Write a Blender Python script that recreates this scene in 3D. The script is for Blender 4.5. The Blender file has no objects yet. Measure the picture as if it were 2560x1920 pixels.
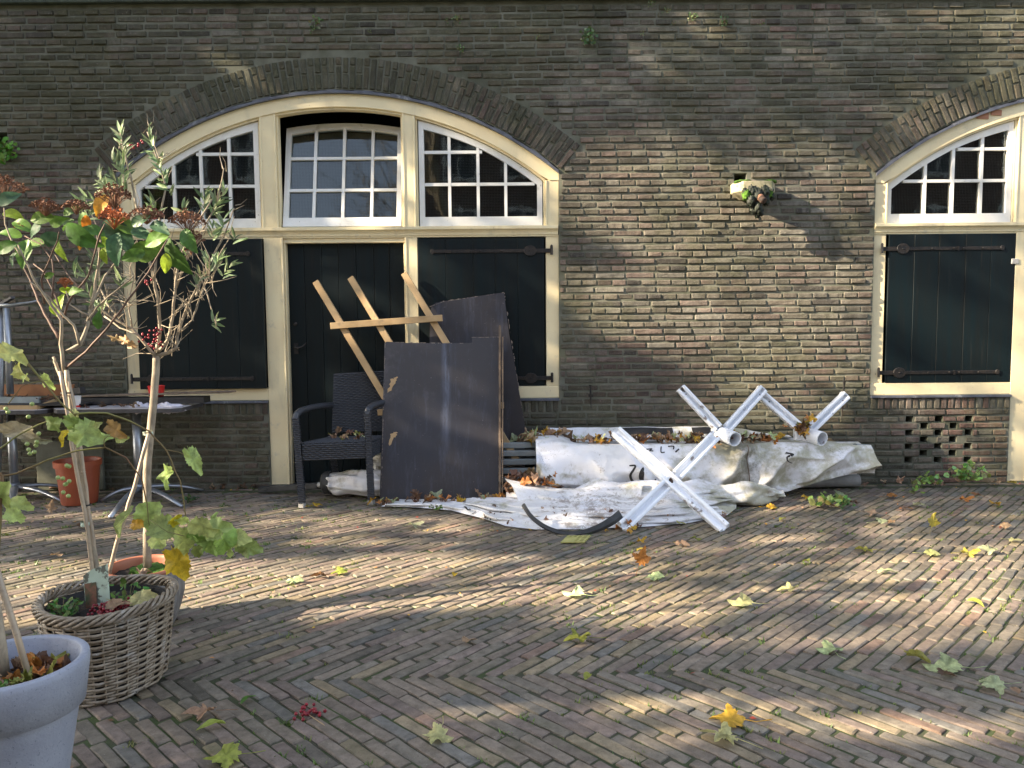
import bpy, math, random
from mathutils import Vector, Matrix, noise
random.seed(7)
R_ = math.radians
C = bpy.context.scene.collection
scene = bpy.context.scene

# ------------------------------------------------------------------ camera
FPX, PITCH, ROLL, CAMH = 1923.0, R_(4.41), R_(0.48), 1.35
_f = Vector((0, math.cos(PITCH), -math.sin(PITCH)))
_r0 = Vector((1, 0, 0)); _u0 = Vector((0, math.sin(PITCH), math.cos(PITCH)))
_r = math.cos(ROLL) * _r0 - math.sin(ROLL) * _u0
_u = math.sin(ROLL) * _r0 + math.cos(ROLL) * _u0
cam_d = bpy.data.cameras.new('camera'); cam = bpy.data.objects.new('camera', cam_d); C.objects.link(cam)
m = Matrix((_r, _u, -_f)).transposed().to_4x4(); m.translation = Vector((0, 0, CAMH)); cam.matrix_world = m
cam_d.sensor_width = 36.0; cam_d.lens = 36.0 * FPX / 2560.0
cam_d.clip_start = .05; cam_d.clip_end = 300
scene.camera = cam
# ------------------------------------------------------------------ light
SUN_EL, SUN_AZ = R_(27), R_(16)      # the sun shines from the left, grazing the wall
sun_dir = Vector((math.cos(SUN_EL) * math.cos(SUN_AZ), math.cos(SUN_EL) * math.sin(SUN_AZ), -math.sin(SUN_EL)))
w = bpy.data.worlds.new("World"); scene.world = w; w.use_nodes = True
bg = w.node_tree.nodes['Background']; sky = w.node_tree.nodes.new('ShaderNodeTexSky')
sky.sky_type = 'NISHITA'; sky.sun_disc = False; sky.sun_elevation = SUN_EL; sky.sun_rotation = R_(257)
hz = w.node_tree.nodes.new('ShaderNodeHueSaturation'); hz.inputs['Saturation'].default_value = .62     # sky colour muted so the shade turns less blue
w.node_tree.links.new(sky.outputs[0], hz.inputs['Color']); w.node_tree.links.new(hz.outputs[0], bg.inputs[0]); bg.inputs[1].default_value = 0.115
sd = bpy.data.lights.new('sun', 'SUN'); sd.energy = 5.0; sd.angle = R_(.6); sd.color = (1, .84, .62)
so = bpy.data.objects.new('sun', sd); C.objects.link(so); so.rotation_euler = sun_dir.to_track_quat('-Z', 'Y').to_euler()
scene.view_settings.view_transform = 'Standard'; scene.view_settings.look = 'None'
scene.view_settings.exposure = 2.3; scene.view_settings.gamma = 1; scene.view_settings.use_curve_mapping = False
scene.cycles.max_bounces = 6; scene.cycles.transparent_max_bounces = 12

# ------------------------------------------------------------------ helpers
YW = 6.37
def ray(px, py): return _f + (px - 1280) / FPX * _r - (py - 960) / FPX * _u
def P(px, py, Y):                   # the point of the vertical plane at distance Y seen at a pixel
    d = ray(px, py); t = Y / d.y; return Vector((d.x * t, Y, CAMH + d.z * t))
def G(px, py, z=0.0):               # the point of a horizontal plane
    d = ray(px, py); t = (z - CAMH) / d.z; return Vector((d.x * t, d.y * t, z))
def to_px(p):
    v = Vector(p) - Vector((0, 0, CAMH)); k = v.dot(_f); return 1280 + FPX * v.dot(_r) / k, 960 - FPX * v.dot(_u) / k

def tag(o, label=None, cat=None, group=None, kind=None):
    if label: o['label'] = label
    if cat: o['category'] = cat
    if group: o['group'] = group
    if kind: o['kind'] = kind
    return o
def empty(name, loc, label=None, cat=None, group=None, rz=0):
    o = bpy.data.objects.new(name, None); C.objects.link(o); o.location = loc; o.rotation_euler = (0, 0, rz); o.empty_display_size = .1
    return tag(o, label, cat, group)
def link(name, me, parent=None, color=None):
    o = bpy.data.objects.new(name, me); C.objects.link(o)
    if parent is not None: o.parent = parent
    if color is not None: o.color = (*color, 1)
    return o
class MB:
    """collects geometry in world space; build() makes one mesh object"""
    def __init__(s): s.v = []; s.f = []; s.c = []; s.mi = []; s.cur = 0
    def add(s, vs, fs, col=None):
        o = len(s.v); s.v += [tuple(v) for v in vs]; s.f += [tuple(i + o for i in f) for f in fs]; s.mi += [s.cur] * len(fs)
        s.c += [col or (0, 0, 0)] * len(vs)
    def box(s, x0, x1, y0, y1, z0, z1, M=None, col=None):
        vs = [Vector((x, y, z)) for x in (x0, x1) for y in (y0, y1) for z in (z0, z1)]
        if M is not None: vs = [M @ v for v in vs]
        s.add(vs, [(0, 1, 3, 2), (4, 6, 7, 5), (0, 4, 5, 1), (2, 3, 7, 6), (0, 2, 6, 4), (1, 5, 7, 3)], col)
    def bar(s, a, b, w, h, up=(0, 0, 1), col=None):     # a square bar between two points
        a = Vector(a); b = Vector(b); d = (b - a); L = d.length; d.normalize(); sx = d.cross(Vector(up)); sx.normalize(); sy = sx.cross(d)
        vs = [p + sx * i * w / 2 + sy * j * h / 2 for p in (a, b) for i, j in ((-1, -1), (1, -1), (1, 1), (-1, 1))]
        s.add(vs, [(3, 2, 1, 0), (4, 5, 6, 7), (0, 1, 5, 4), (1, 2, 6, 5), (2, 3, 7, 6), (3, 0, 4, 7)], col)
    def tube(s, pts, rad, n=8, cap=True, flat=None, col=None):
        pts = [Vector(p) for p in pts]; m = len(pts)
        rad = rad if isinstance(rad, (list, tuple)) else [rad] * m
        vs = []; nrm = None
        for i, p in enumerate(pts):
            t = (pts[min(i + 1, m - 1)] - pts[max(i - 1, 0)])
            if t.length < 1e-9: t = Vector((0, 0, 1))
            t.normalize()
            if nrm is None:
                nrm = t.cross(Vector((0, 0, 1)));
                if nrm.length < .1: nrm = t.cross(Vector((0, 1, 0)))
            nrm = nrm - t * nrm.dot(t)
            if nrm.length < 1e-6: nrm = t.orthogonal()
            nrm.normalize(); b = t.cross(nrm)
            for k in range(n):
                a = 2 * math.pi * k / n; ca, sa = math.cos(a), math.sin(a)
                if flat: sa *= flat
                vs.append(p + (nrm * ca + b * sa) * rad[i])
        fs = [(i * n + k, i * n + (k + 1) % n, (i + 1) * n + (k + 1) % n, (i + 1) * n + k) for i in range(m - 1) for k in range(n)]
        if cap: fs += [tuple(range(n))[::-1], tuple((m - 1) * n + k for k in range(n))]
        s.add(vs, fs, col)
    def lathe(s, prof, c, n=32, a0=0, col=None, wob=None):
        vs = []
        for r, z in prof:
            for k in range(n):
                a = 2 * math.pi * k / n + a0; rr = r * (1 + (wob(a, z) if wob else 0)); vs.append((c[0] + rr * math.cos(a), c[1] + rr * math.sin(a), c[2] + z))
        s.add(vs, [(i * n + k, i * n + (k + 1) % n, (i + 1) * n + (k + 1) % n, (i + 1) * n + k) for i in range(len(prof) - 1) for k in range(n)], col)
    def prism(s, poly, y0, y1, M=None, col=None):       # polygon in x,z extruded along y
        n = len(poly); vs = [Vector((x, y, z)) for y in (y0, y1) for x, z in poly]
        if M is not None: vs = [M @ v for v in vs]
        s.add(vs, [tuple(range(n)), tuple(range(2 * n - 1, n - 1, -1))] + [(i, i + n, (i + 1) % n + n, (i + 1) % n) for i in range(n)], col)
    def grid(s, fn, nu, nv, col=None):
        vs = [fn(i / nu, j / nv) for i in range(nu + 1) for j in range(nv + 1)]; k = nv + 1
        s.add(vs, [(i * k + j, (i + 1) * k + j, (i + 1) * k + j + 1, i * k + j + 1) for i in range(nu) for j in range(nv)], col)
    def mesh(s, name, mat=None, smooth=False, bevel=0, tint=False):
        me = bpy.data.meshes.new(name); me.from_pydata(s.v, [], s.f)
        for mm in (mat if isinstance(mat, (list, tuple)) else [mat]):
            if mm: me.materials.append(mm)
        if any(s.mi): me.polygons.foreach_set('material_index', s.mi)
        if smooth: me.polygons.foreach_set('use_smooth', [True] * len(s.f))
        if tint:
            at = me.attributes.new('tint', 'FLOAT_COLOR', 'POINT'); fl = []
            for c in s.c: fl += [c[0], c[1], c[2], 1]
            at.data.foreach_set('color', fl)
        me.update(); return me
    def build(s, name, mat=None, parent=None, smooth=False, bevel=0, tint=False, color=None, fixn=True):
        me = s.mesh(name, mat, smooth, 0, tint)
        if fixn and len(s.f) < 60000:
            import bmesh
            b = bmesh.new(); b.from_mesh(me); bmesh.ops.recalc_face_normals(b, faces=b.faces)
            if bevel:
                es = [e for e in b.edges if len(e.link_faces) == 2 and e.calc_face_angle(0) > .6]
                bmesh.ops.bevel(b, geom=es, offset=bevel, segments=1, affect='EDGES', clamp_overlap=True)
            b.to_mesh(me); b.free()
        o = link(name, me, parent, color)
        if parent is not None:                       # geometry is in world space: undo the parent's placement
            pm = parent_world(parent); o.matrix_parent_inverse = pm.inverted()
        if tint: o.color = (0, 0, 0, 1)
        return o
def parent_world(o):
    mm = Matrix.LocRotScale(o.location, o.rotation_euler, o.scale)
    if o.parent is not None: return parent_world(o.parent) @ o.matrix_parent_inverse @ mm
    return mm
def placed(name, me, parent, world, color=None):
    o = link(name, me, parent, color); o.matrix_parent_inverse = parent_world(parent).inverted() if parent is not None else Matrix()
    o.matrix_basis = world
    return o

# ------------------------------------------------------------------ materials
def nodes(name):
    mt = bpy.data.materials.new(name); mt.use_nodes = True; nt = mt.node_tree; b = nt.nodes['Principled BSDF']
    return mt, nt, b
def N(nt, t, **k):
    n = nt.nodes.new('ShaderNode' + t)
    for a, v in k.items(): setattr(n, a, v)
    return n
def L(nt, a, b): nt.links.new(a, b)
def noise_n(nt, scale, detail=4, rough=.55, stretch=(1, 1, 1), obj=False, off=0):
    g = N(nt, 'TexCoord'); mp = N(nt, 'Mapping'); mp.inputs['Scale'].default_value = stretch; mp.inputs['Location'].default_value = (off, off * .7, off * .3)
    if obj: L(nt, g.outputs['Object'], mp.inputs['Vector'])
    else:
        gg = N(nt, 'NewGeometry'); L(nt, gg.outputs['Position'], mp.inputs['Vector'])
    n = N(nt, 'TexNoise'); n.inputs['Scale'].default_value = scale; n.inputs['Detail'].default_value = detail; n.inputs['Roughness'].default_value = rough
    L(nt, mp.outputs[0], n.inputs['Vector']); return n.outputs['Fac']
def ramp(nt, fac, lo, hi):
    r = N(nt, 'MapRange'); r.inputs['From Min'].default_value = lo; r.inputs['From Max'].default_value = hi; r.interpolation_type = 'SMOOTHSTEP'
    L(nt, fac, r.inputs['Value']); return r.outputs[0]
def mixc(nt, fac, a, b, mode='MIX'):
    n = N(nt, 'Mix', data_type='RGBA', blend_type=mode); 
    for sock, v in ((n.inputs['Factor'], fac), (n.inputs[6], a), (n.inputs[7], b)):
        if isinstance(v, (int, float)): sock.default_value = v
        elif isinstance(v, (tuple, list)): sock.default_value = (*v, 1)
        else: L(nt, v, sock)
    return n.outputs[2]
def mul(nt, a, b, op='MULTIPLY'):
    n = N(nt, 'Math', operation=op)
    for s, v in ((n.inputs[0], a), (n.inputs[1], b)):
        if isinstance(v, (int, float)): s.default_value = v
        else: L(nt, v, s)
    return n.outputs[0]
def bumpn(nt, b, h, strength, dist=.01):
    n = N(nt, 'Bump'); n.inputs['Strength'].default_value = strength; n.inputs['Distance'].default_value = dist
    L(nt, h, n.inputs['Height']); L(nt, n.outputs[0], b.inputs['Normal'])
def pm(name, c1, c2=None, ns=6, rough=.6, bump=.2, bs=60, st=(1, 1, 1), dirts=(), metal=0, bdist=.004, obj=False, spec=.5):
    mt, nt, b = nodes(name); c2 = c2 or tuple(x * .7 for x in c1)
    col = mixc(nt, ramp(nt, noise_n(nt, ns, 5, .6, st, obj), .3, .7), c1, c2)
    for k, (dc, dsc, lo, hi, dst, amt) in enumerate(dirts):
        f = ramp(nt, noise_n(nt, dsc, 6, .65, dst, obj, 3.1 * (k + 1)), lo, hi); col = mixc(nt, mul(nt, f, amt), col, dc)
    L(nt, col, b.inputs['Base Color']); b.inputs['Roughness'].default_value = rough; b.inputs['Metallic'].default_value = metal
    b.inputs['Specular IOR Level'].default_value = spec
    if bump: bumpn(nt, b, noise_n(nt, bs, 5, .6, st, obj, 7), bump, bdist)
    return mt
def tintsrc(nt):
    a = N(nt, 'Attribute', attribute_name='tint'); o = N(nt, 'ObjectInfo'); return mixc(nt, 1.0, a.outputs['Color'], o.outputs['Color'], 'ADD')
def brick_mat(name, moss, ground=False):
    mt, nt, b = nodes(name); col = tintsrc(nt)
    v = N(nt, 'HueSaturation'); L(nt, col, v.inputs['Color'])
    mr = N(nt, 'MapRange'); mr.inputs['To Min'].default_value = .55; mr.inputs['To Max'].default_value = 1.5; mr.inputs['From Min'].default_value = .25; mr.inputs['From Max'].default_value = .75
    L(nt, noise_n(nt, 22, 6, .7), mr.inputs[0]); L(nt, mr.outputs[0], v.inputs['Value']); col = v.outputs[0]
    if not ground:      # lime bloom in streaks, algae film by zone, soot
        col = mixc(nt, mul(nt, ramp(nt, noise_n(nt, 2.6, 8, .75, (1.6, 1, .5), off=5), .50, .68), .50), col, (.26, .24, .20))
        col = mixc(nt, mul(nt, ramp(nt, noise_n(nt, .55, 7, .7, off=17), .46, .60), .5), col, (.045, .042, .034))
        z = N(nt, 'SeparateXYZ'); g = N(nt, 'NewGeometry'); L(nt, g.outputs['Position'], z.inputs[0])
        low = mul(nt, ramp(nt, z.outputs['Z'], 1.5, .1), ramp(nt, z.outputs['Z'], 2.4, 3.6), 'MAXIMUM')
        f = mul(nt, ramp(nt, mul(nt, noise_n(nt, 1.1, 7, .7, off=2), mul(nt, low, .09), 'ADD'), .47, .64), .52)
        col = mixc(nt, f, col, mixc(nt, ramp(nt, noise_n(nt, 30, 4), .3, .7), moss, tuple(x * .55 for x in moss)))
        col = mixc(nt, mul(nt, ramp(nt, noise_n(nt, 90, 3, .6, off=9), .62, .7), .35), col, (.36, .35, .31))
    else:
        col = mixc(nt, mul(nt, ramp(nt, noise_n(nt, 1.1, 6, .65, off=4), .5, .68), .4), col, (.045, .045, .03))
        col = mixc(nt, mul(nt, ramp(nt, noise_n(nt, 2.2, 6, .7, off=11), .56, .7), .35), col, moss)
        col = mixc(nt, mul(nt, ramp(nt, noise_n(nt, 120, 2, .5, off=1), .64, .7), .3), col, (.03, .03, .025))
        col = mixc(nt, mul(nt, ramp(nt, noise_n(nt, 160, 2, .5, off=14), .68, .74), .4), col, (.42, .38, .32))
    L(nt, col, b.inputs['Base Color']); b.inputs['Roughness'].default_value = .88 if not ground else .78
    b.inputs['Specular IOR Level'].default_value = .3
    h = mul(nt, noise_n(nt, 34 if not ground else 55, 7, .75), mul(nt, noise_n(nt, 210, 3, .6, off=3), .35), 'ADD')
    bumpn(nt, b, h, .95 if not ground else .6, .011 if not ground else .004)
    return mt
M = {}
M['brick'] = brick_mat('wall_brick', (.082, .088, .042))
M['paver'] = brick_mat('paving_brick', (.07, .08, .03), True)
M['mortar'] = pm('mortar', (.165, .165, .13), (.095, .10, .07), 5, .95, .5, 120, dirts=[((.035, .04, .022), 1.4, .5, .64, (1, 1, .5), .6)])
M['soil'] = pm('joint_soil', (.065, .055, .04), (.045, .06, .02), 9, .95, .7, 120, dirts=[((.055, .08, .02), 3.5, .5, .62, (1, 1, 1), .8)], bdist=.006)
M['cream'] = pm('cream_paint', (.80, .70, .45), (.76, .64, .40), 3, .45, .10, 25, dirts=[((.40, .35, .24), 4, .52, .75, (1.5, 1, .35), .5), ((.12, .09, .05), 42, .665, .72, (1, 1, .45), .7), ((.45, .42, .34), 11, .58, .72, (1, 1, 1), .4)])
M['white'] = pm('white_paint', (.80, .80, .78), (.70, .69, .64), 4, .45, .15, 50, dirts=[((.33, .29, .22), 9, .58, .75, (1, 1, 1), .6), ((.05, .04, .03), 45, .66, .72, (1, 1, 1), .8)])
M['green'] = pm('dark_green_paint', (.0028, .0090, .0120), (.005, .008, .009), 3, .45, .2, 30, (6, 1, .35), spec=.22, dirts=[((.032, .028, .023), 7, .57, .78, (5, 1, .25), .5), ((.3, .3, .27), 60, .775, .79, (1, 1, .4), .8)])
M['iron'] = pm('black_iron', (.012, .013, .015), (.035, .028, .024), 30, .45, .4, 90, metal=.3)
M['rusty'] = pm('rusty_iron', (.07, .035, .02), (.025, .018, .015), 40, .8, .4, 90)
M['lead'] = pm('lead_sheet', (.11, .12, .15), (.06, .065, .085), 12, .5, .5, 30, dirts=[((.4, .4, .4), 14, .6, .7, (1, 1, 1), .5)])
M['dark'] = pm('dark_interior', (.012, .011, .010), (.006, .006, .006), 5, .9, 0)
M['stone'] = pm('mossy_sandstone', (.42, .37, .24), (.33, .29, .19), 12, .85, .4, 60, dirts=[((.06, .10, .02), 14, .5, .62, (1, 1, 1), .5)])
M['ledge'] = pm('algae_stone_ledge', (.05, .065, .045), (.03, .04, .03), 5, .8, .3, 30, (4, 1, .3))
M['moss'] = pm('moss', (.09, .20, .015), (.03, .07, .008), 40, .95, .8, 150, bdist=.01)
M['wetmoss'] = pm('wet_moss', (.010, .018, .004), (.003, .004, .002), 30, .55, .8, 90, bdist=.01)
M['raww'] = pm('raw_timber', (.52, .36, .19), (.38, .25, .12), 9, .7, .25, 60, (.5, .5, .5), dirts=[((.16, .12, .09), 10, .55, .75, (1, 1, 1), .6)], obj=True)
M['oldw'] = pm('weathered_timber', (.22, .16, .11), (.10, .07, .05), 12, .8, .4, 60, dirts=[((.03, .025, .02), 14, .5, .7, (1, 1, 1), .7)])
M['redw'] = pm('varnished_board', (.36, .15, .06), (.24, .10, .045), 8, .4, .1, 60)
M['blackw'] = pm('black_board', (.014, .013, .014), (.03, .028, .028), 10, .6, .2, 40)
M['alu'] = pm('aluminium', (.42, .44, .47), (.32, .34, .37), 12, .38, .08, 60, metal=.75)
M['grey'] = pm('grey_tube', (.33, .36, .36), (.24, .27, .27), 9, .45, .1, 60)
M['tabletop'] = pm('table_laminate', (.50, .47, .47), (.36, .34, .35), 14, .4, .05, 60)
M['tableedge'] = pm('table_edge', (.07, .065, .07), (.04, .038, .04), 20, .6, .1, 60, (1, 1, 4))
M['terra'] = pm('terracotta', (.36, .13, .07), (.30, .10, .055), 9, .55, .1, 70)
M['redpot'] = pm('red_plastic', (.30, .07, .028), (.24, .055, .024), 6, .45, .04, 60, dirts=[((.12, .05, .03), 8, .6, .75, (1, 1, 1), .4)])
M['greypot'] = pm('speckled_grey_stone', (.34, .355, .41), (.27, .285, .34), 7, .65, .4, 110, dirts=[((.09, .10, .13), 130, .60, .66, (1, 1, 1), .65), ((.5, .5, .52), 170, .64, .70, (1, 1, 1), .5), ((.17, .17, .18), 5, .55, .75, (1, 1, .5), .5)])
M['barrel'] = pm('weathered_barrel', (.24, .22, .205), (.11, .10, .095), 10, .75, .4, 40, (5, 5, .6))
M['rattan'] = pm('grey_rattan', (.34, .28, .21), (.16, .115, .07), 26, .5, .3, 120, dirts=[((.48, .46, .44), 16, .52, .7, (1, 1, 1), .5), ((.04, .03, .02), 30, .6, .72, (1, 1, 1), .6)])
M['wicker'] = pm('black_wicker', (.042, .047, .058), (.055, .058, .066), 20, .36, .05, 60)
M['cap'] = pm('grey_plastic', (.45, .44, .42), None, 9, .5, .05)
M['soil2'] = pm('potting_soil', (.035, .026, .02), (.015, .012, .01), 40, .95, .9, 120, bdist=.01)
M['stalk'] = pm('bark', (.42, .345, .25), (.22, .18, .13), 30, .8, .4, 120, (1, 1, .5))
M['twig'] = pm('dark_twig', (.15, .09, .065), (.09, .055, .04), 30, .7, .3, 120)
M['bamboo'] = pm('bamboo_cane', (.47, .36, .25), (.34, .27, .20), 14, .45, .1, 80, dirts=[((.14, .11, .09), 25, .6, .7, (1, 1, 3), .5)])
M['vine'] = pm('vine_cane', (.18, .19, .05), (.16, .08, .04), 5, .6, .2, 80)
M['rubber'] = pm('black_rubber', (.02, .02, .021), (.045, .045, .045), 14, .55, .2, 60)
M['red'] = pm('red_plastic_beaker', (.62, .02, .015), None, 5, .35, 0)
M['paper'] = pm('white_paper', (.75, .73, .70), None, 9, .7, .1)
M['berry'] = pm('red_berry', (.30, .015, .025), (.17, .01, .02), 60, .3, 0)
M['seed'] = pm('dry_flower', (.26, .12, .065), (.10, .05, .03), 40, .85, .2)
M['seedo'] = pm('orange_flower', (.50, .16, .05), (.30, .10, .04), 40, .8, .2)
M['grape'] = pm('green_grape', (.33, .40, .14), (.25, .33, .09), 20, .3, 0)
M['tan'] = pm('bare_brick_patch', (.40, .19, .11), (.32, .15, .09), 20, .85, .3)
M['blue'] = pm('faded_can', (.15, .42, .55), (.55, .55, .55), 20, .5, .1)
M['yellow'] = pm('yellow_plastic', (.50, .46, .16), (.38, .36, .12), 20, .6, .1)
M['bag'] = pm('white_bag', (.75, .73, .78), (.6, .55, .62), 12, .35, .3, 30, bdist=.01)
M['wire'] = pm('wire_mesh', (.11, .12, .12), None, 9, .5, 0, metal=.5)
M['tagp'] = pm('plant_label', (.50, .62, .52), (.45, .55, .45), 20, .4, 0, dirts=[((.10, .10, .08), 22, .52, .56, (1, 1, 1), .9)])
M['tagr'] = pm('plant_label_photo', (.30, .12, .09), (.06, .09, .05), 22, .4, 0)
def panel_mat(streak=.75):
    mt, nt, b = nodes('coated_plywood')
    col = mixc(nt, ramp(nt, noise_n(nt, 2.2, 5, .6, (1, 1, .6)), .35, .65), (.034, .030, .032), (.027, .028, .038))
    col = mixc(nt, mul(nt, ramp(nt, noise_n(nt, 4, 8, .8, (3.5, 1, .5), off=4), .50, .72), .5), col, (.09, .10, .14))
    col = mixc(nt, mul(nt, ramp(nt, noise_n(nt, 9, 8, .8, (.5, 1, 2.2), off=14), .58, .70), .45), col, (.075, .06, .06))
    col = mixc(nt, mul(nt, ramp(nt, noise_n(nt, 1.6, 8, .8, off=24), .55, .72), .5), col, (.10, .09, .10))
    col = mixc(nt, mul(nt, ramp(nt, noise_n(nt, 75, 3, .6, off=8), .70, .74), .6), col, (.26, .24, .23))
    g = N(nt, 'NewGeometry'); sx = N(nt, 'SeparateXYZ'); L(nt, g.outputs['Position'], sx.inputs[0])
    ab = mul(nt, mul(nt, mul(nt, sx.outputs['X'], .515, 'ADD'), 0, 'ADD'), 1, 'MULTIPLY'); aa = N(nt, 'Math', operation='ABSOLUTE'); L(nt, ab, aa.inputs[0])
    band = mul(nt, mul(nt, ramp(nt, aa.outputs[0], .055, .0), ramp(nt, noise_n(nt, 3, 7, .75, (6, 1, .6), off=31), .35, .6)), ramp(nt, sx.outputs['Z'], .25, .7))
    col = mixc(nt, mul(nt, band, streak), col, (.12, .14, .20))
    L(nt, col, b.inputs['Base Color'])
    r = N(nt, 'MapRange'); r.inputs['To Min'].default_value = .28; r.inputs['To Max'].default_value = .5; L(nt, noise_n(nt, 6, 6, .7), r.inputs[0]); L(nt, r.outputs[0], b.inputs['Roughness'])
    bumpn(nt, b, noise_n(nt, 18, 6, .7), .12, .004); return mt
M['panel'] = panel_mat(0.0); M['panel2'] = panel_mat()
def tarp_mat():
    mt, nt, b = nodes('white_awning_fabric')
    col = mixc(nt, ramp(nt, noise_n(nt, 3, 5), .3, .7), (.80, .80, .84), (.74, .72, .70))
    x = N(nt, 'SeparateXYZ'); g = N(nt, 'NewGeometry'); L(nt, g.outputs['Position'], x.inputs[0])
    right = ramp(nt, x.outputs['X'], .9, 1.7)
    col = mixc(nt, mul(nt, ramp(nt, mul(nt, noise_n(nt, 4, 7, .7, off=2), mul(nt, right, .13), 'ADD'), .5, .70), .85), col, (.34, .32, .20))
    col = mixc(nt, mul(nt, ramp(nt, noise_n(nt, 4.2, 8, .75, off=6), .56, .72), .5), col, (.34, .28, .22))
    col = mixc(nt, mul(nt, ramp(nt, mul(nt, noise_n(nt, 100, 5, .75, off=9), mul(nt, noise_n(nt, 3, 4, off=13), .5), 'ADD'), .90, .97), .8), col, (.05, .04, .03))
    vd = N(nt, 'VectorMath', operation='DISTANCE'); vd.inputs[1].default_value = (.62, 5.22, .05); L(nt, g.outputs['Position'], vd.inputs[0])
    near = ramp(nt, vd.outputs['Value'], .75, .1); col = mixc(nt, mul(nt, ramp(nt, mul(nt, noise_n(nt, 13, 8, .8, off=16), mul(nt, near, .12), 'ADD'), .58, .70), .7), col, (.20, .15, .11))
    vd = N(nt, 'VectorMath', operation='DISTANCE'); vd.inputs[1].default_value = (1.80, 5.85, .3); L(nt, g.outputs['Position'], vd.inputs[0])
    near = ramp(nt, vd.outputs['Value'], .34, .02); col = mixc(nt, mul(nt, mul(nt, near, ramp(nt, noise_n(nt, 7, 6, .7, off=19), .35, .6)), .85), col, (.09, .08, .045))
    L(nt, col, b.inputs['Base Color']); b.inputs['Roughness'].default_value = .55
    h = mul(nt, noise_n(nt, 14, 6, .7, (1, 1, 1.5)), mul(nt, noise_n(nt, 45, 4), .15), 'ADD'); bumpn(nt, b, h, .35, .010); return mt
M['tarp'] = tarp_mat()
M['wmetal'] = pm('white_coated_steel', (.86, .88, .92), (.78, .80, .83), 5, .4, .1, 50, dirts=[((.10, .055, .035), 8, .60, .66, (1, 1, 1), .8), ((.07, .05, .04), 60, .66, .72, (1, 1, 1), .7)])
def leaf_mat(name, tr=.4, rough=.5):
    mt, nt, b = nodes(name); col = tintsrc(nt)
    v = N(nt, 'HueSaturation'); L(nt, col, v.inputs['Color']); mr = N(nt, 'MapRange'); mr.inputs['To Min'].default_value = .6; mr.inputs['To Max'].default_value = 1.35; mr.inputs['From Min'].default_value = .3; mr.inputs['From Max'].default_value = .7
    L(nt, noise_n(nt, 45, 5, .65), mr.inputs[0]); L(nt, mr.outputs[0], v.inputs['Value']); col = v.outputs[0]
    L(nt, col, b.inputs['Base Color']); b.inputs['Roughness'].default_value = rough
    t = N(nt, 'BsdfTranslucent'); L(nt, col, t.inputs['Color']); mx = N(nt, 'MixShader'); mx.inputs[0].default_value = tr
    L(nt, b.outputs[0], mx.inputs[1]); L(nt, t.outputs[0], mx.inputs[2]); L(nt, mx.outputs[0], nt.nodes['Material Output'].inputs['Surface'])
    bumpn(nt, b, noise_n(nt, 90, 3), .2, .002); return mt
M['leaf'] = leaf_mat('leaf'); M['dry'] = leaf_mat('dry_leaf', .15, .6)
def glass_mat():
    mt, nt, b = nodes('window_glass'); nt.nodes.remove(b)
    gl = N(nt, 'BsdfGlossy'); gl.inputs['Roughness'].default_value = .03; tr = N(nt, 'BsdfTransparent'); tr.inputs[0].default_value = (.8, .86, .86, 1)
    fr = N(nt, 'Fresnel'); fr.inputs[0].default_value = 1.55; mx = N(nt, 'MixShader')
    bp = N(nt, 'Bump'); bp.inputs['Strength'].default_value = .04; bp.inputs['Distance'].default_value = .02; L(nt, noise_n(nt, 4, 3), bp.inputs['Height']); L(nt, bp.outputs[0], gl.inputs['Normal'])
    L(nt, mul(nt, fr.outputs[0], .95), mx.inputs[0]); L(nt, tr.outputs[0], mx.inputs[1]); L(nt, gl.outputs[0], mx.inputs[2]); L(nt, mx.outputs[0], nt.nodes['Material Output'].inputs['Surface']); return mt
M['glass'] = glass_mat()

# ------------------------------------------------------------------ geometry of the two arched fronts
RO = 2.81; FCX = [-1.403, 4.777]; FDZ = [0.0, -.045]; HW = 1.797; SILL = .738
def arc_z(rel, R, dz): return .415 + dz + math.sqrt(max(0, R * R - rel * rel))
def front_of(x):
    for c, d in zip(FCX, FDZ):
        if abs(x - c) < HW: return x - c, d
    return None
HOLES = [(1.825, 1.925, 2.475, 2.565), (-4.25, -4.075, 2.84, 2.94)]
for k in range(7):
    zc = .536 - .0575 * k; xs = (3.315, 3.561, 3.812) if k % 2 == 0 else (3.44, 3.685)
    HOLES += [(x - .032, x + .032, zc - .026, zc + .026) for x in xs]
def open_spans(x):                  # the z ranges without masonry at x
    sp = []
    f = front_of(x)
    if f:
        rel, dz = f; top = arc_z(rel, RO + .03, dz); bot = 0 if -.626 < rel < .634 else SILL
        sp.append((bot, top))
    for h in HOLES:
        if h[0] < x < h[1]: sp.append((h[2], h[3]))
    return sorted(sp)
XL, XR, ZT = -7.5, 7.5, 5.2
LEDGE = 3.93
wall = empty('brick_wall', (0, YW, 0), 'old mossy brown brick wall with two segmental brick arches over painted timber fronts', 'wall')
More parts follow.
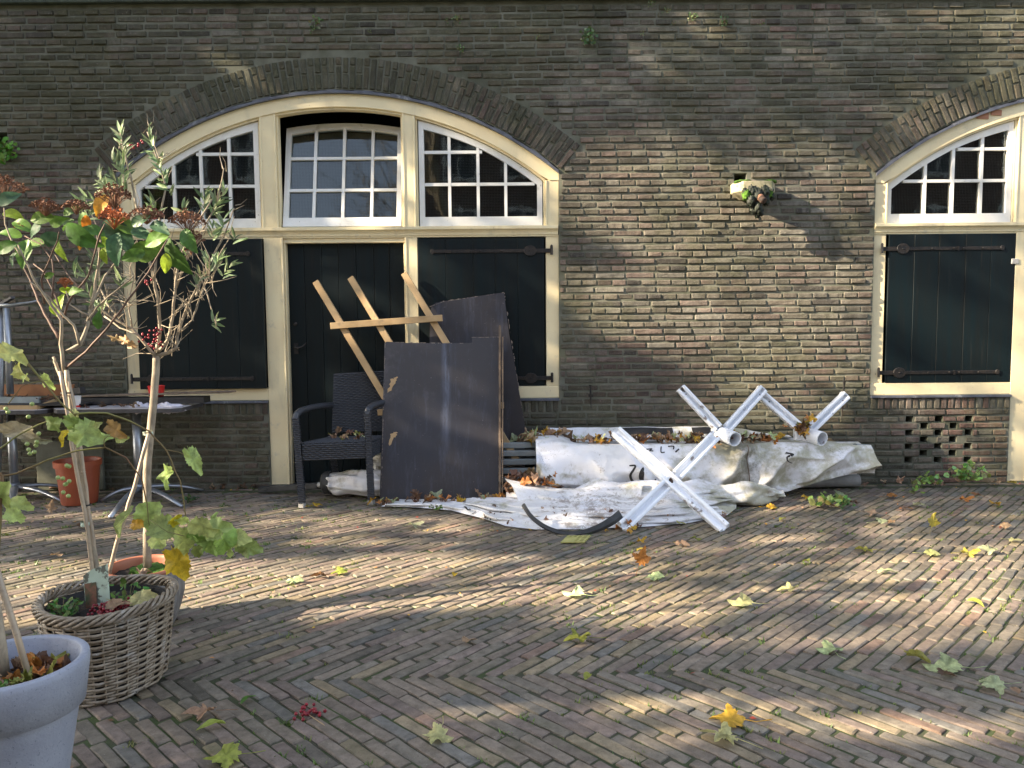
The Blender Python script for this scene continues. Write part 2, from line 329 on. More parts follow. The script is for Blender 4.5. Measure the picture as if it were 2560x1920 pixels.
# mortar and core of the wall
xs = set([XL, XR]); x = XL
while x < XR: xs.add(round(x, 4)); x += .06
for h in HOLES: xs |= {h[0], h[1]}
for c in FCX: xs |= {c - HW, c + HW, c - .626, c + .634}
xs = sorted(xs); mb = MB()
for a, b in zip(xs, xs[1:]):
    if b - a < 1e-5: continue
    mid = (a + b) / 2; f = front_of(mid); z = -.05
    for s0, s1 in open_spans(mid) + [(ZT + 2, None)]:
        if s0 > z + 1e-4:
            lo_a = lo_b = z; hi = s0
            if z > .5 and f and abs(z - arc_z(f[0], RO + .03, f[1])) < 1e-6:
                lo_a = arc_z(max(-HW, min(HW, a - mid + f[0])), RO + .03, f[1]); lo_b = arc_z(max(-HW, min(HW, b - mid + f[0])), RO + .03, f[1])
            vs = [(a, YW + .0075, lo_a), (b, YW + .0075, lo_b), (b, YW + .0075, hi), (a, YW + .0075, hi), (a, YW + .4, lo_a), (b, YW + .4, lo_b), (b, YW + .4, hi), (a, YW + .4, hi)]
            mb.add(vs, [(0, 1, 2, 3), (7, 6, 5, 4), (0, 4, 5, 1), (3, 2, 6, 7), (0, 3, 7, 4), (1, 5, 6, 2)])
        z = s1
mb.build('mortar_bed', M['mortar'], wall, fixn=False)
mb = MB(); mb.box(XL, XR, YW + 1.2, YW + 1.3, -.1, ZT + 2); mb.box(XL, XR, YW + .41, YW + 1.2, ZT + 1.9, ZT + 2); mb.box(XL, XR, YW + .55, YW + 1.2, -.1, .01); mb.box(XL, XL + .1, YW + .41, YW + 1.2, 0.02, ZT + 1.85); mb.box(XR - .1, XR, YW + .41, YW + 1.2, 0.02, ZT + 1.85)
mb.build('dark_interior', M['dark'], wall)

def brick_geo(l, h, d, rnd, nx=4, nz=2, j=.0028, e=.0040, proud=0.0):
    """worn brick: front face at y=0 looking to -y, length along x, height along z, centred"""
    vs = []; fs = []
    tilt = rnd.uniform(-.002, .002); tl = rnd.uniform(-.003, .003)
    nz = 3 if nz > 1 else 1
    us = [0, 1] if nx == 1 else [0, .035] + [q_ / (nx - 2) + rnd.uniform(-.08, .08) for q_ in range(1, nx - 2)] + [.965, 1]; nx = len(us) - 1
    ws = [0, 1] if nz == 1 else [0, .15, .85, 1]
    for i in range(nx + 1):
        for k in range(nz + 1):
            x = l * (us[i] - .5); z = h * (ws[k] - .5); edge = (i in (0, nx)) + (k in (0, nz))
            y = (e * (1 + .8 * rnd.random()) * (edge + .3 * (edge == 2)) if edge else rnd.uniform(-j, j)) - proud + tilt * (2 * k / nz - 1) + tl * (2 * i / nx - 1)
            if i == 0: x += rnd.uniform(0, .004)
            if i == nx: x -= rnd.uniform(0, .004)
            if k == 0: z += rnd.uniform(0, .0035)
            if k == nz: z -= rnd.uniform(0, .0035)
            vs.append((x, y, z))
    K = nz + 1
    for i in range(nx):
        for k in range(nz): fs.append((i * K + k, (i + 1) * K + k, (i + 1) * K + k + 1, i * K + k + 1))
    ring = [i * K for i in range(nx + 1)] + [nx * K + k for k in range(1, K)] + [i * K + nz for i in range(nx - 1, -1, -1)] + [k for k in range(nz - 1, 0, -1)]
    o = len(vs)
    for q in ring: vs.append((vs[q][0], d, vs[q][2]))
    n = len(ring)
    for q in range(n): fs.append((ring[(q + 1) % n], ring[q], o + q, o + (q + 1) % n))
    return vs, fs
def brick_col(rnd, x, z):
    t = rnd.random(); n = noise.noise(Vector((x * .7, 3, z * .7)))
    if t < .36: c = (.138, .114, .088)
    elif t < .60: c = (.118, .105, .082)
    elif t < .78: c = (.150, .106, .088)
    elif t < .92: c = (.165, .150, .125)
    else: c = (.062, .054, .048)
    if n > .2 and rnd.random() < .4: c = (.125, .082, .070)
    if x > 3.6 and z < .7: c = (.17, .085, .07) if rnd.random() < .7 else c
    v = rnd.uniform(.66, 1.2); gr = sum(c) / 3; c = tuple(.72 * a + .28 * gr for a in c); return (c[0] * v * 1.02, c[1] * v * 1.0, c[2] * v * .95)
rnd = random.Random(3)
single_cnt = 0
variants = {}
def variant(key, l, h, n=10, mat='brick', **kw):
    k = (key, rnd.randrange(n))
    if k not in variants:
        q = MB(); vs, fs = brick_geo(l, h, .09, rnd, **kw); q.add(vs, fs); variants[k] = q.mesh('brick', M[mat], False)
    return variants[k]
def blocked(x, z):                   # no ordinary brick here
    for c, d in zip(FCX, FDZ):
        rel = x - c
        if abs(rel) < HW + .01 and z > .62 and z < .76 + .0: 
            if not (-.626 < rel < .634): return True
        if abs(rel) < HW + .004:
            lo = 0 if -.628 < rel < .636 else .62
            if lo < z < arc_z(rel, RO + .03, d): return True
        rr = math.hypot(rel, z - .415 - d)
        if RO < rr < 3.105 and math.atan2(z - .415 - d, abs(rel)) > math.atan2(2.161, 1.797) - .0: return True
    for h in HOLES:
        if h[0] - .002 < x < h[1] + .002 and h[2] < z < h[3]: return True
    return False
PIT = .246; RH = .0575
stuff = MB(); singles = []
nrow = int(ZT / RH)
for k in range(nrow):
    zc = .0185 + RH * k
    if LEDGE - .02 < zc < LEDGE + .24: continue
    header = k % 2 == 1
    pit = PIT / 2 if header else PIT
    x = 3.315 - PIT * 60 + (PIT / 2 if False else 0) + (.06 if header else 0)
    while x < XR:
        ll = pit * rnd.uniform(.93, 1.07)
        if not header and rnd.random() < .06: ll = pit * .5
        x0, x1 = x + .005, x + ll - .005; x += ll
        if x1 < XL: continue
        # longest unblocked run
        S = 14; ok = [not (blocked(x0 + (x1 - x0) * s / S, zc - .018) or blocked(x0 + (x1 - x0) * s / S, zc + .018)) for s in range(S + 1)]
        best = (0, 0); run = None
        for s in range(S + 2):
            if s <= S and ok[s]: run = s if run is None else run
            elif run is not None:
                if s - run > best[1]: best = (run, s - run)
                run = None
        if best[1] < 3: continue
        full = best[1] == S + 1
        a = x0 + (x1 - x0) * best[0] / S; b = x0 + (x1 - x0) * (best[0] + best[1] - 1) / S
        if b - a < .03: continue
        col = brick_col(rnd, (a + b) / 2, zc); dz = rnd.uniform(-.0015, .0015) + .006 * noise.noise(Vector(((a + b) * .3, zc, 5)))
        hh = RH - rnd.uniform(.010, .017); pr = rnd.uniform(-.0025, .0055) * (1 + max(0, noise.noise(Vector((a, 1, zc))) * 2))
        singles.append((full, a, b, zc + dz, hh, pr, col, header))
cand = [s for s in singles if s[0] and not s[7] and .45 < (s[1] + s[2]) / 2 < 2.9 and .7 < s[3] < 3.75]
cand.sort(key=lambda s: abs((s[1] + s[2]) / 2 - 1.7) * .6 + abs(s[3] - 2.4)); chosen = set(id(s) for s in cand[:300])
for s in singles:
    full, a, b, zc, hh, pr, col, header = s
    if id(s) in chosen:
        me = variant('str', PIT - .010, RH - .011, 14); sx = (b - a) / (PIT - .010)
        o = placed('brick', me, wall, Matrix.LocRotScale(Vector(((a + b) / 2, YW - pr, zc)), None, Vector((sx, 1, hh / (RH - .011)))), col)
    else:
        near = -4.4 < a < 4.7 and zc < 4
        vs, fs = brick_geo(b - a, hh, .05, rnd, (4 if not header else 3) if near else 1, 2 if near else 1, proud=pr)
        if near is False: vs = vs
        stuff.add([(v[0] + (a + b) / 2, v[1] + YW, v[2] + zc) for v in vs], fs, col)
tag(stuff.build('brick_courses', M['brick'], wall, smooth=False, tint=True, fixn=False), kind='stuff')
# voussoirs and the brick-on-end courses under the sills
for c, d in zip(FCX, FDZ):
    a_end = math.atan2(2.161, 1.797); n = 74; da = (math.pi - 2 * a_end + .0) / n
    for i in range(n):
        a = a_end + da * (i + .5); jit = rnd.uniform(-.0015, .0015)
        px_ = c + 3 * math.cos(a)
        if px_ > 7: continue
        cuts = [(RO + .035, RO + .155), (RO + .160, RO + .285)] if i % 2 else [(RO + .035, RO + .215), (RO + .220, RO + .285)]
        if i % 2 and rnd.random() < .15: cuts = [(RO + .035, RO + .285)]
        for r0, r1 in cuts:
            rm = (r0 + r1) / 2; ln = r1 - r0 - .006; wd = da * rm * rnd.uniform(.74, .86)
            me = variant('a%.2f' % ln, ln, .040, 6); cpos = Vector((c + rm * math.cos(a), YW - .001 - rnd.uniform(0, .004), .415 + d + rm * math.sin(a)))
            rot = Matrix.Rotation(-a + jit * 8, 4, 'Y')
            cc = brick_col(rnd, cpos.x, cpos.z); cc = tuple(q * .8 for q in cc)
            placed('arch_brick', me, wall, Matrix.Translation(cpos) @ rot @ Matrix.Diagonal((1, 1, wd / .040, 1)), cc)
    for r0, r1 in ((-HW, -.626), (.634, HW)):
        if c + r0 > 6: continue
        n = int((r1 - r0) / .0585); st = (r1 - r0) / n
        for i in range(n):
            me = variant('sold', .108, .046, 8); cx = c + r0 + st * (i + .5)
            placed('sill_brick', me, wall, Matrix.Translation((cx, YW - rnd.uniform(0, .004), .678)) @ Matrix.Rotation(R_(90) + rnd.uniform(-.02, .02), 4, 'Y'), brick_col(rnd, cx, .6))
mb = MB(); mb.box(XL, XR, YW - .045, YW + .006, LEDGE, LEDGE + .21)
mb.build('stone_ledge', M['ledge'], wall, bevel=.006)

# ------------------------------------------------------------------ timber fronts
def pane_poly(x0, x1, z0, z1, top):       # polygon of a pane clipped by the arc function top(x)
    n = 6; pts = [(x0, z0), (x1, z0)]; up = []
    for i in range(n + 1):
        x = x1 + (x0 - x1) * i / n; up.append((x, min(z1, top(x))))
    up = [(x, z) for x, z in up if z > z0 + .012]
    if len(up) < 2: return None
    if up[0][0] < x1 - 1e-6: pts[1] = (up[0][0] + .0, z0)
    if up[-1][0] > x0 + 1e-6: pts[0] = (up[-1][0], z0)
    return pts + up
def sash(front, x0, x1, z0, top, cols, rows, Y, tilt=0, label=None):
    """glazed sash between x0,x1 (world), bottom z0, arc top(x)"""
    st, ar, br, mw = .042, .05, .075, .024
    base = Vector(((x0 + x1) / 2, Y + .02, z0)); T = Matrix.Translation(base) @ Matrix.Rotation(-tilt, 4, 'X') @ Matrix.Translation(-base)
    def mk(mb, name, mat, par, **k):
        mb.v = [tuple(T @ Vector(v)) for v in mb.v]; return mb.build(name, mat, par, **k)
    n = 24; f = MB(); y0, y1 = Y - .0, Y + .045
    pts_o = [(x0 + (x1 - x0) * i / n, top(x0 + (x1 - x0) * i / n)) for i in range(n + 1)]
    pts_i = [(x0 + (x1 - x0) * i / n, max(z0 + br, top(x0 + (x1 - x0) * i / n) - ar * (1 + .25 * abs(2 * i / n - 1)))) for i in range(n + 1)]
    for i in range(n):
        f.prism([pts_i[i], pts_i[i + 1], pts_o[i + 1], pts_o[i]], y0, y1)
    f.box(x0, x1, y0 - .004, y1, z0, z0 + br)
    f.box(x0, x0 + st, y0 - .002, y1 - .002, z0 + br, top(x0) - .02); f.box(x1 - st, x1, y0 - .002, y1 - .002, z0 + br, top(x1) - .02)
    s = mk(f, 'sash', M['white'], front)
    if label: s['label'] = label
    itop = lambda x: top(x) - ar - .004
    for c in cols:
        q = MB(); q.box(c - mw / 2, c + mw / 2, y0 + .004, y1 - .006, z0 + br, itop(c) + .01); mk(q, 'muntin', M['white'], s)
    for r in rows:
        xa, xb = x0 + st, x1 - st
        while itop(xa) < r + .01 and xa < xb: xa += .01
        while itop(xb) < r + .01 and xb > xa: xb -= .01
        if xb - xa > .05:
            q = MB(); q.box(xa, xb, y0 + .006, y1 - .008, r - mw / 2, r + mw / 2); mk(q, 'muntin', M['white'], s)
    xs_ = [x0 + st - mw / 2] + list(cols) + [x1 - st + mw / 2]; zs = [z0 + br - mw / 2] + list(rows) + [99]
    for a, b in zip(xs_, xs_[1:]):
        for c, d in zip(zs, zs[1:]):
            pp = pane_poly(a + mw / 2 - .002, b - mw / 2 + .002, c + mw / 2 - .002, d - mw / 2 + .002, itop)
            if pp: q = MB(); q.prism(pp, y0 + .024, y0 + .028); mk(q, 'pane', M['glass'], s)
    wm = MB(); x = x0 + .03
    while x < x1 - .02: wm.box(x, x + .0016, y1 + .02, y1 + .0216, z0 + .05, itop(x)); x += .0127
    z = z0 + .05
    while z < z0 + 1.0:
        xa, xb = x0 + .02, x1 - .02
        while xa < xb and itop(xa) < z: xa += .012
        while xb > xa and itop(xb) < z: xb -= .012
        if xb - xa > .02: wm.box(xa, xb, y1 + .022, y1 + .0236, z, z + .0016)
        z += .0127
    mk(wm, 'wire_mesh', M['wire'], s, fixn=False)
    return s
def strap(parent, xh, dirn, z, Y, ln, world=True):
    """strap hinge: pintle on the stile, ring plate, long strap with rivets; xh is the hinge edge, dirn the way it runs"""
    q = MB(); y0, y1 = Y - .009, Y + .002; n = 16
    q.box(min(xh - dirn * .055, xh + dirn * .10), max(xh - dirn * .055, xh + dirn * .10), y0, y1, z - .017, z + .017)
    cx = xh + dirn * .115
    q.prism([(cx + .052 * math.cos(2 * math.pi * i / n), z + .044 * math.sin(2 * math.pi * i / n)) for i in range(n)], y0 - .003, y1)
    q.box(min(cx, xh + dirn * ln), max(cx, xh + dirn * ln), y0, y1, z - .014, z + .014)
    ex = xh + dirn * ln; q.prism([(ex + .018 * math.cos(2 * math.pi * i / 8), z + .022 * math.sin(2 * math.pi * i / 8)) for i in range(8)], y0 - .002, y1)
    o = q.build('strap_hinge', M['iron'], parent, bevel=.002)
    for t in (.0, .3, .52, .62, .82):
        q = MB(); bx = cx + dirn * (ln - .13) * t; q.lathe([(0.0001, -.004), (.006, -.003), (.008, 0), (.008, .002)], (0, 0, 0), 8)
        q.v = [(bx + v[0], y0 - .004 + v[2], z + v[1]) for v in q.v]; q.build('rivet', M['iron'], parent)
    q = MB(); q.tube([(xh - dirn * .06, Y - .012, z - .035), (xh - dirn * .06, Y - .012, z + .038), (xh - dirn * .06, Y - .012, z + .047)], [.011, .011, .005], 8); q.build('pintle', M['iron'], parent)
    q = MB(); mid = cx + dirn * (ln - .13) * .57; q.box(mid - .006, mid + .006, y0 - .006, y1, z - .018, z + .018); q.build('strap_clip', M['iron'], parent)
    return o
def planked(front, name, x0, x1, z0, z1, Y, th, n, label=None, seed=0):
    rr = random.Random(seed); q = MB(); q.box(x0 + .004, x1 - .004, Y + th * .5, Y + th, z0 + .004, z1 - .004)
    s = q.build(name, M['green'], front)
    if label: s['label'] = label
    ws = [1 + rr.uniform(-.12, .12) for _ in range(n)]; t = sum(ws); x = x0
    for i in range(n):
        b = x + (x1 - x0) * ws[i] / t; q = MB(); q.box(x + .0012, b - .0012, Y - rr.uniform(0, .0015), Y + th * .5 - .001, z0, z1)
        q.build('plank', M['green'], s, bevel=.002); x = b
    return s
def build_front(fi, label):
    c, dz = FCX[fi], FDZ[fi]; Y = YW + .028
    fr = empty('arched_entrance', (c, Y, 0), label, 'entrance', 'arched timber fronts in the brick wall')
    T0 = 2.157 if fi == 0 else 2.150
    az = lambda x, R: arc_z(max(-HW, min(HW, x - c)), R, dz)
    # arch member
    q = MB(); n = 48
    for i in range(n):
        a = c - HW + 2 * HW * i / n; b = c - HW + 2 * HW * (i + 1) / n
        zi = lambda x: az(x, RO - .10) if abs(x - c) < 1.70 else az(c + 1.70, RO - .10)
        q.prism([(a, zi(a)), (b, zi(b)), (b, az(b, RO)), (a, az(a, RO))], Y - .006, Y + .09)
    q.build('arch_member', M['cream'], fr)
    q = MB()                                         # inner moulding of the arch
    for i in range(n):
        a = c - 1.69 + 3.38 * i / n; b = c - 1.69 + 3.38 * (i + 1) / n
        q.prism([(a, az(a, RO - .118)), (b, az(b, RO - .118)), (b, az(b, RO - .0995)), (a, az(a, RO - .0995))], Y + .012, Y + .085)
    q.build('arch_moulding', M['cream'], fr)
    q = MB()
    for i in range(n):
        a = c - HW + 2 * HW * i / n; b = c - HW + 2 * HW * (i + 1) / n; w0 = .0235 + .004 * math.sin(i * 1.7)
        q.prism([(a, az(a, RO) + .0005), (b, az(b, RO) + .0005), (b, az(b, RO + w0)), (a, az(a, RO + w0))], Y - .034, Y + .03)
    q.build('lead_flashing', M['lead'], fr)
    # uprights
    def post(name, r0, r1, z0, z1, y=0, mold=0):
        q = MB(); q.box(c + r0, c + r1, Y + y, Y + .10, z0, z1)
        for e, sg in ((r0, 1), (r1, -1)):
            if mold & (1 if sg == 1 else 2):       # bead along an edge
                q.box(min(c + e, c + e + sg * .014), max(c + e, c + e + sg * .014), Y + y - .006, Y + y - .0005, z0, z1)
                q.box(min(c + e - sg * .0155, c + e - sg * .001), max(c + e - sg * .0155, c + e - sg * .001), Y + y + .02, Y + .09, z0, z1)
        return q.build(name, M['cream'], fr, bevel=.0025)
    zc0 = arc_z(HW, RO, dz)
    post('stile', -HW, -1.69, SILL + .1, T0 - .08); post('stile', 1.69, HW, SILL + .1, T0 - .08)
    post('stile', -HW, -1.69, T0, arc_z(1.70, RO - .1, dz) - .0005, 0, 2); post('stile', 1.69, HW, T0, arc_z(1.70, RO - .1, dz) - .0005, 0, 1)
    post('mullion', -.635, -.505, T0, arc_z(.6, RO - .1, dz) + .02, .003, 3); post('mullion', .527, .630, T0, arc_z(.6, RO - .1, dz) + .02, .003, 3)
    post('pilaster', -.626, -.470, 0.004, T0 - .08, -.012, 2); post('pilaster', .533, .634, 0.004, T0 - .08, -.004, 1)
    # transom with moulded nosing
    q = MB(); q.box(c - HW, c + HW, Y - .008, Y + .10, T0 - .085, T0 - .0755)
    prof = [(-.008, -.0755), (-.016, -.070), (-.016, -.052), (-.021, -.050), (-.021, -.043), (-.027, -.041), (-.027, -.035), (-.036, -.032), (-.044, -.024), (-.044, -.002), (-.040, 0), (.10, .006), (.10, -.0755)]
    m_ = len(prof); vs = [(x, Y + y, T0 + z) for x in (c - HW, c + HW - .006) for y, z in prof]
    q.add(vs, [tuple(range(m_)), tuple(range(2 * m_ - 1, m_ - 1, -1))] + [(i, (i + 1) % m_, (i + 1) % m_ + m_, i + m_) for i in range(m_)])
    q.build('transom', M['cream'], fr)
    q = MB(); q.box(c - .47, c + .533, Y + .006, Y + .1, 2.034, T0 - .086); q.build('door_head', M['cream'], fr, bevel=.002)
    for r0, r1 in ((-HW, -.626), (.634, HW)):
        q = MB(); q.box(c + r0, c + r1, Y - .010, Y + .12, SILL, SILL + .1); q.build('sill', M['cream'], fr, bevel=.004)
        q = MB(); q.box(c + r0 + .002, c + r1 - .002, Y - .045, Y + .1, SILL - .022, SILL - .001); q.build('slate_ledge', M['lead'], fr, bevel=.003)
    # shutters and door
    s = planked(fr, 'shutter', c - 1.672, c - .628, .842, 2.062, (Y - .058 if fi == 0 else Y - .012), .045 if fi == 0 else .03, 5, seed=fi * 3 + 1)
    ys = Y - .058 if fi == 0 else Y - .012
    strap(s, c - 1.672, 1, 1.945, ys, .93); strap(s, c - 1.672, 1, .925, ys, .93)
    s = planked(fr, 'shutter', c + .637, c + 1.677, .842, 2.062, Y - .006, .03, 5, seed=fi * 3 + 2)
    strap(s, c + 1.677, -1, 1.955, Y - .006, .92); strap(s, c + 1.677, -1, .905, Y - .006, .92)
    d = planked(fr, 'door', c - .454, c + .518, .03, 2.034, Y + .065, .04, 7, seed=fi * 3 + 3)
    q = MB(); hx = c - .405; hz = 1.18
    q.tube([(hx, Y + .066, hz), (hx, Y + .03, hz), (hx + .03, Y + .022, hz - .01), (hx + .07, Y + .02, hz + .005), (hx + .10, Y + .022, hz + .035)], [.009, .009, .008, .007, .005], 8)
    q.box(hx - .018, hx + .018, Y + .058, Y + .066, hz - .06, hz + .03); q.build('handle', M['iron'], d)
    q = MB(); q.lathe([(.001, -.006), (.014, -.004), (.018, 0)], (0, 0, 0), 12); q.v = [(hx + v[0], Y + .06 + v[2], hz + .19 + v[1]) for v in q.v]; q.build('keyhole_plate', M['iron'], d)
    # sashes
    topf = lambda x: az(x, RO - .122)
    L0, L1 = c - 1.685, c - .655; w = (L1 - L0)
    cols = [c - (v + 1.403) for v in (-.50, -.265, -.038)]
    rows = [2.505, 2.765] if fi == 0 else [2.50, 2.755]
    sash(fr, L0, L1, T0 + .008, topf, sorted(cols), rows, Y + .032)
    sash(fr, c + .655, c + 1.665, T0 + .008, topf, sorted(-(v - c) + c for v in cols), rows, Y + .032)
    x0, x1 = c - .478, c + .500
    sash(fr, x0, x1, T0 + .010, lambda x: az(x, RO - .15), [x0 + (x1 - x0) * t for t in (.255, .5, .745)], [2.485, 2.765], Y + .036, R_(13) if fi == 0 else 0, 'white sash leaning inward, open at the top' if fi == 0 else None)
    return fr
F1 = build_front(0, 'wide cream arched timber front with plank door and open middle sash behind the leaning boards')
F2 = build_front(1, 'cream arched timber front at the right edge, above the pierced brick vent')
q = MB()
for (px, py, w, h) in ((2456, 289, .095, .05), (2490, 281, .085, .045)):
    p = P(px, py, YW + .022); q.prism([(p.x - w / 2, p.z - h / 2), (p.x + w / 2, p.z - h / 2 - .004), (p.x + w / 2, p.z + h / 2 - .006), (p.x - w / 2, p.z + h / 2)], YW + .014, YW + .03)
q.build('bare_patch', M['tan'], F2)
q = MB(); p = P(2540, 653, YW + .0); q.box(p.x - .03, p.x + .03, YW + .008, YW + .018, p.z - .022, p.z + .022); q.build('latch_plate', M['cap'], F2, bevel=.004)
q = MB(); q.box(FCX[0] - .62, FCX[0] + .75, YW - .06, YW + .08, 0.005, .028); q.build('threshold', M['blackw'], F1, bevel=.004)

# ------------------------------------------------------------------ paving
GW = lambda x, y: .010 * noise.noise(Vector((x * .55, y * .55, 0))) + .003 * noise.noise(Vector((x * 2, y * 2, 4)))
pav = MB(); 
def gridz(x, y): return GW(x, y) - .0065
nx, ny = 120, 60; X0, X1, Y0, Y1 = -9, 9, -1.5, YW + .02
pav.add([(X0 + (X1 - X0) * i / nx, Y0 + (Y1 - Y0) * j / ny, gridz(X0 + (X1 - X0) * i / nx, Y0 + (Y1 - Y0) * j / ny)) for i in range(nx + 1) for j in range(ny + 1)],
        [(i * (ny + 1) + j, (i + 1) * (ny + 1) + j, (i + 1) * (ny + 1) + j + 1, i * (ny + 1) + j + 1) for i in range(nx) for j in range(ny)])
pave = pav.build('pavement', M['soil'], None, smooth=True, fixn=False); tag(pave, 'brick paving laid diagonally in front of the wall', None, None, 'structure')
def pav_col(rnd, x, y):
    t = rnd.random()
    if t < .32: c = (.200, .165, .138)
    elif t < .56: c = (.180, .162, .138)
    elif t < .74: c = (.180, .140, .130)
    elif t < .86: c = (.250, .205, .135)
    elif t < .94: c = (.135, .138, .138)
    elif t < .97: c = (.215, .140, .115)
    else: c = (.095, .085, .075)
    v = rnd.uniform(.82, 1.18); c = tuple(.66 * a + .34 * b for a, b in zip(c, (.178, .160, .132))); return (c[0] * v * 1.02, c[1] * v * .97, c[2] * v * .90)
def paver_M(x, y, ang, rnd):
    z = GW(x, y) + rnd.uniform(-.003, .002)
    e = .05; sx = (GW(x + e, y) - GW(x - e, y)) / (2 * e); sy = (GW(x, y + e) - GW(x, y - e)) / (2 * e)
    nrm = Vector((-sx + rnd.uniform(-.015, .015), -sy + rnd.uniform(-.015, .015), 1)).normalized()
    t = Vector((math.cos(ang), math.sin(ang), 0)); t = (t - nrm * t.dot(nrm)).normalized(); b = nrm.cross(t)
    # local: x length, y depth (front at 0 looking -y), z width  ->  t, -n, b
    return Matrix(((t.x, -nrm.x, b.x, x), (t.y, -nrm.y, b.y, y), (t.z, -nrm.z, b.z, z), (0, 0, 0, 1)))
BL, BWD = .208, .053
rp = random.Random(11)
pavs = []
def border(x): return 2.875 + .025 * math.sin(x * 1.1) + (.04 * (-x - 1) if x < -1 else 0)
def lay(sign, ang0, ylo, yhi):
    ang = ang0; s = BWD / math.sin(ang); dy = BL * math.sin(ang); dx = BL * math.cos(ang) * sign
    nr = int((yhi - ylo) / dy) + 2
    for r in range(nr):
        yc = (border(0) + dy / 2 + r * dy) if sign > 0 else (border(0) - dy / 2 - r * dy)
        if yc - dy > yhi or yc + dy < ylo: continue
        xoff = (dx * r if sign > 0 else -dx * r) % s
        x = -8
        while x < 8:
            xx = x + xoff; lim = 1.15 * .72 * max(yc, .8) + 1.6
            if abs(xx) < lim:
                wy = yc + (border(xx) - border(0)) * max(0, 1 - abs(yc - 2.87) / 1.5) + .02 * noise.noise(Vector((xx * .8, yc * .8, 9)))
                wa = sign * ang + .10 * noise.noise(Vector((xx * .5, yc * .5, 2))) + rp.uniform(-.018, .018)
                pavs.append([xx + .004 * rp.uniform(-1, 1), wy, wa, r])
            x += s
lay(1, R_(46.5), border(0), YW - .17)
lay(-1, R_(46.5), .7, border(0))
pavs = [p for p in pavs if p[1] < YW - .125 and p[1] > .6]
for i in range(46):                                  # a straight row along the foot of the wall
    x = -5.2 + i * .226; pavs.append([x + rp.uniform(-.01, .01), YW - .066, rp.uniform(-.02, .02), 0])
def showing(p):
    px, py = to_px((p[0], p[1], 0)); return 20 < px < 2540 and py < 1905 and not (px < 440 and py > 1430)
vis = sorted([p for p in pavs if p[1] > 2.1 and showing(p)], key=lambda p: p[1])[:300]; vis = set(id(p) for p in vis)
st2 = MB(); pvar = []
for _ in range(24):
    q = MB(); vs, fs = brick_geo(BL - .007, BWD - .0055, .035, rp, 5, 2, .0014, .0017); q.add(vs, fs); pvar.append(q.mesh('paving_brick', M['paver'], False))
for p in pavs:
    x, y, a, r = p; Mx = paver_M(x, y, a, rp); col = pav_col(rp, x, y)
    if id(p) in vis: placed('paving_brick', rp.choice(pvar), pave, Mx, col)
    else:
        far = y > 4.6; vs, fs = brick_geo(BL - rp.uniform(.005, .011), BWD - rp.uniform(.004, .009), .03, rp, 2 if far else 5, 1 if far else 2, .0014, .0012 if far else .0018)
        st2.add([tuple(Mx @ Vector(v)) for v in vs], fs, col)
tag(st2.build('paving_brick_field', M['paver'], pave, smooth=False, tint=True, fixn=False), kind='stuff')
g = MB(); g.add([(-80, -60, -.06), (80, -60, -.06), (80, 60, -.06), (-80, 60, -.06)], [(0, 1, 2, 3)]); tag(g.build('ground', M['soil'], None), 'dark ground beyond the paving', None, None, 'structure')

# ------------------------------------------------------------------ things at the wall
def cabbage(name, p, n, size, label, cat='weed', wall_=True, colr=((.14, .24, .05), (.09, .17, .035), (.22, .30, .08)), group=None, seed=0, up=.6):
    rr = random.Random(seed); t = empty(name, p, label, cat, group); q = MB(); st = MB()
    for i in range(n):
        a = rr.uniform(0, 2 * math.pi); e = rr.uniform(.1, 1.3); d = Vector((math.cos(a) * math.cos(e), (-abs(math.sin(a)) if wall_ else math.sin(a)) * math.cos(e), math.sin(e) * (up if not wall_ else rr.choice((1, 1, -.6)))))
        tip = Vector(p) + d * size * rr.uniform(.3, 1); 
        if not wall_: tip.z = max(tip.z, p[2] + .012)
        w_ = size * rr.uniform(.10, .2); sx = Vector((rr.uniform(-1, 1), rr.uniform(-1, .2), rr.uniform(-1, 1))).normalized(); sy = Vector((sx.z, -.5, -sx.x)).normalized() if wall_ else sx.cross(Vector((rr.uniform(-.4, .4), rr.uniform(-.6, 0), 1))).normalized()
        pts = [tip + sx * w_ * math.cos(b_) + sy * w_ * .8 * math.sin(b_) + Vector((0, 0, w_ * .12 * math.cos(2 * b_))) for b_ in [k * math.pi / 3 for k in range(6)]]
        q.add(pts, [(0, 1, 2, 3, 4, 5)], tuple(x * rr.uniform(.7, 1.3) for x in rr.choice(colr)))
        if i % 2 == 0: st.tube([p, Vector(p) + d * size * .3, tip], size * .008 + .0006, 4, col=colr[1])
    tag(q.build('foliage', M['leaf'], t, tint=True, fixn=False), kind='stuff'); tag(st.build('stem', M['vine'], t, fixn=False), kind='stuff'); return t
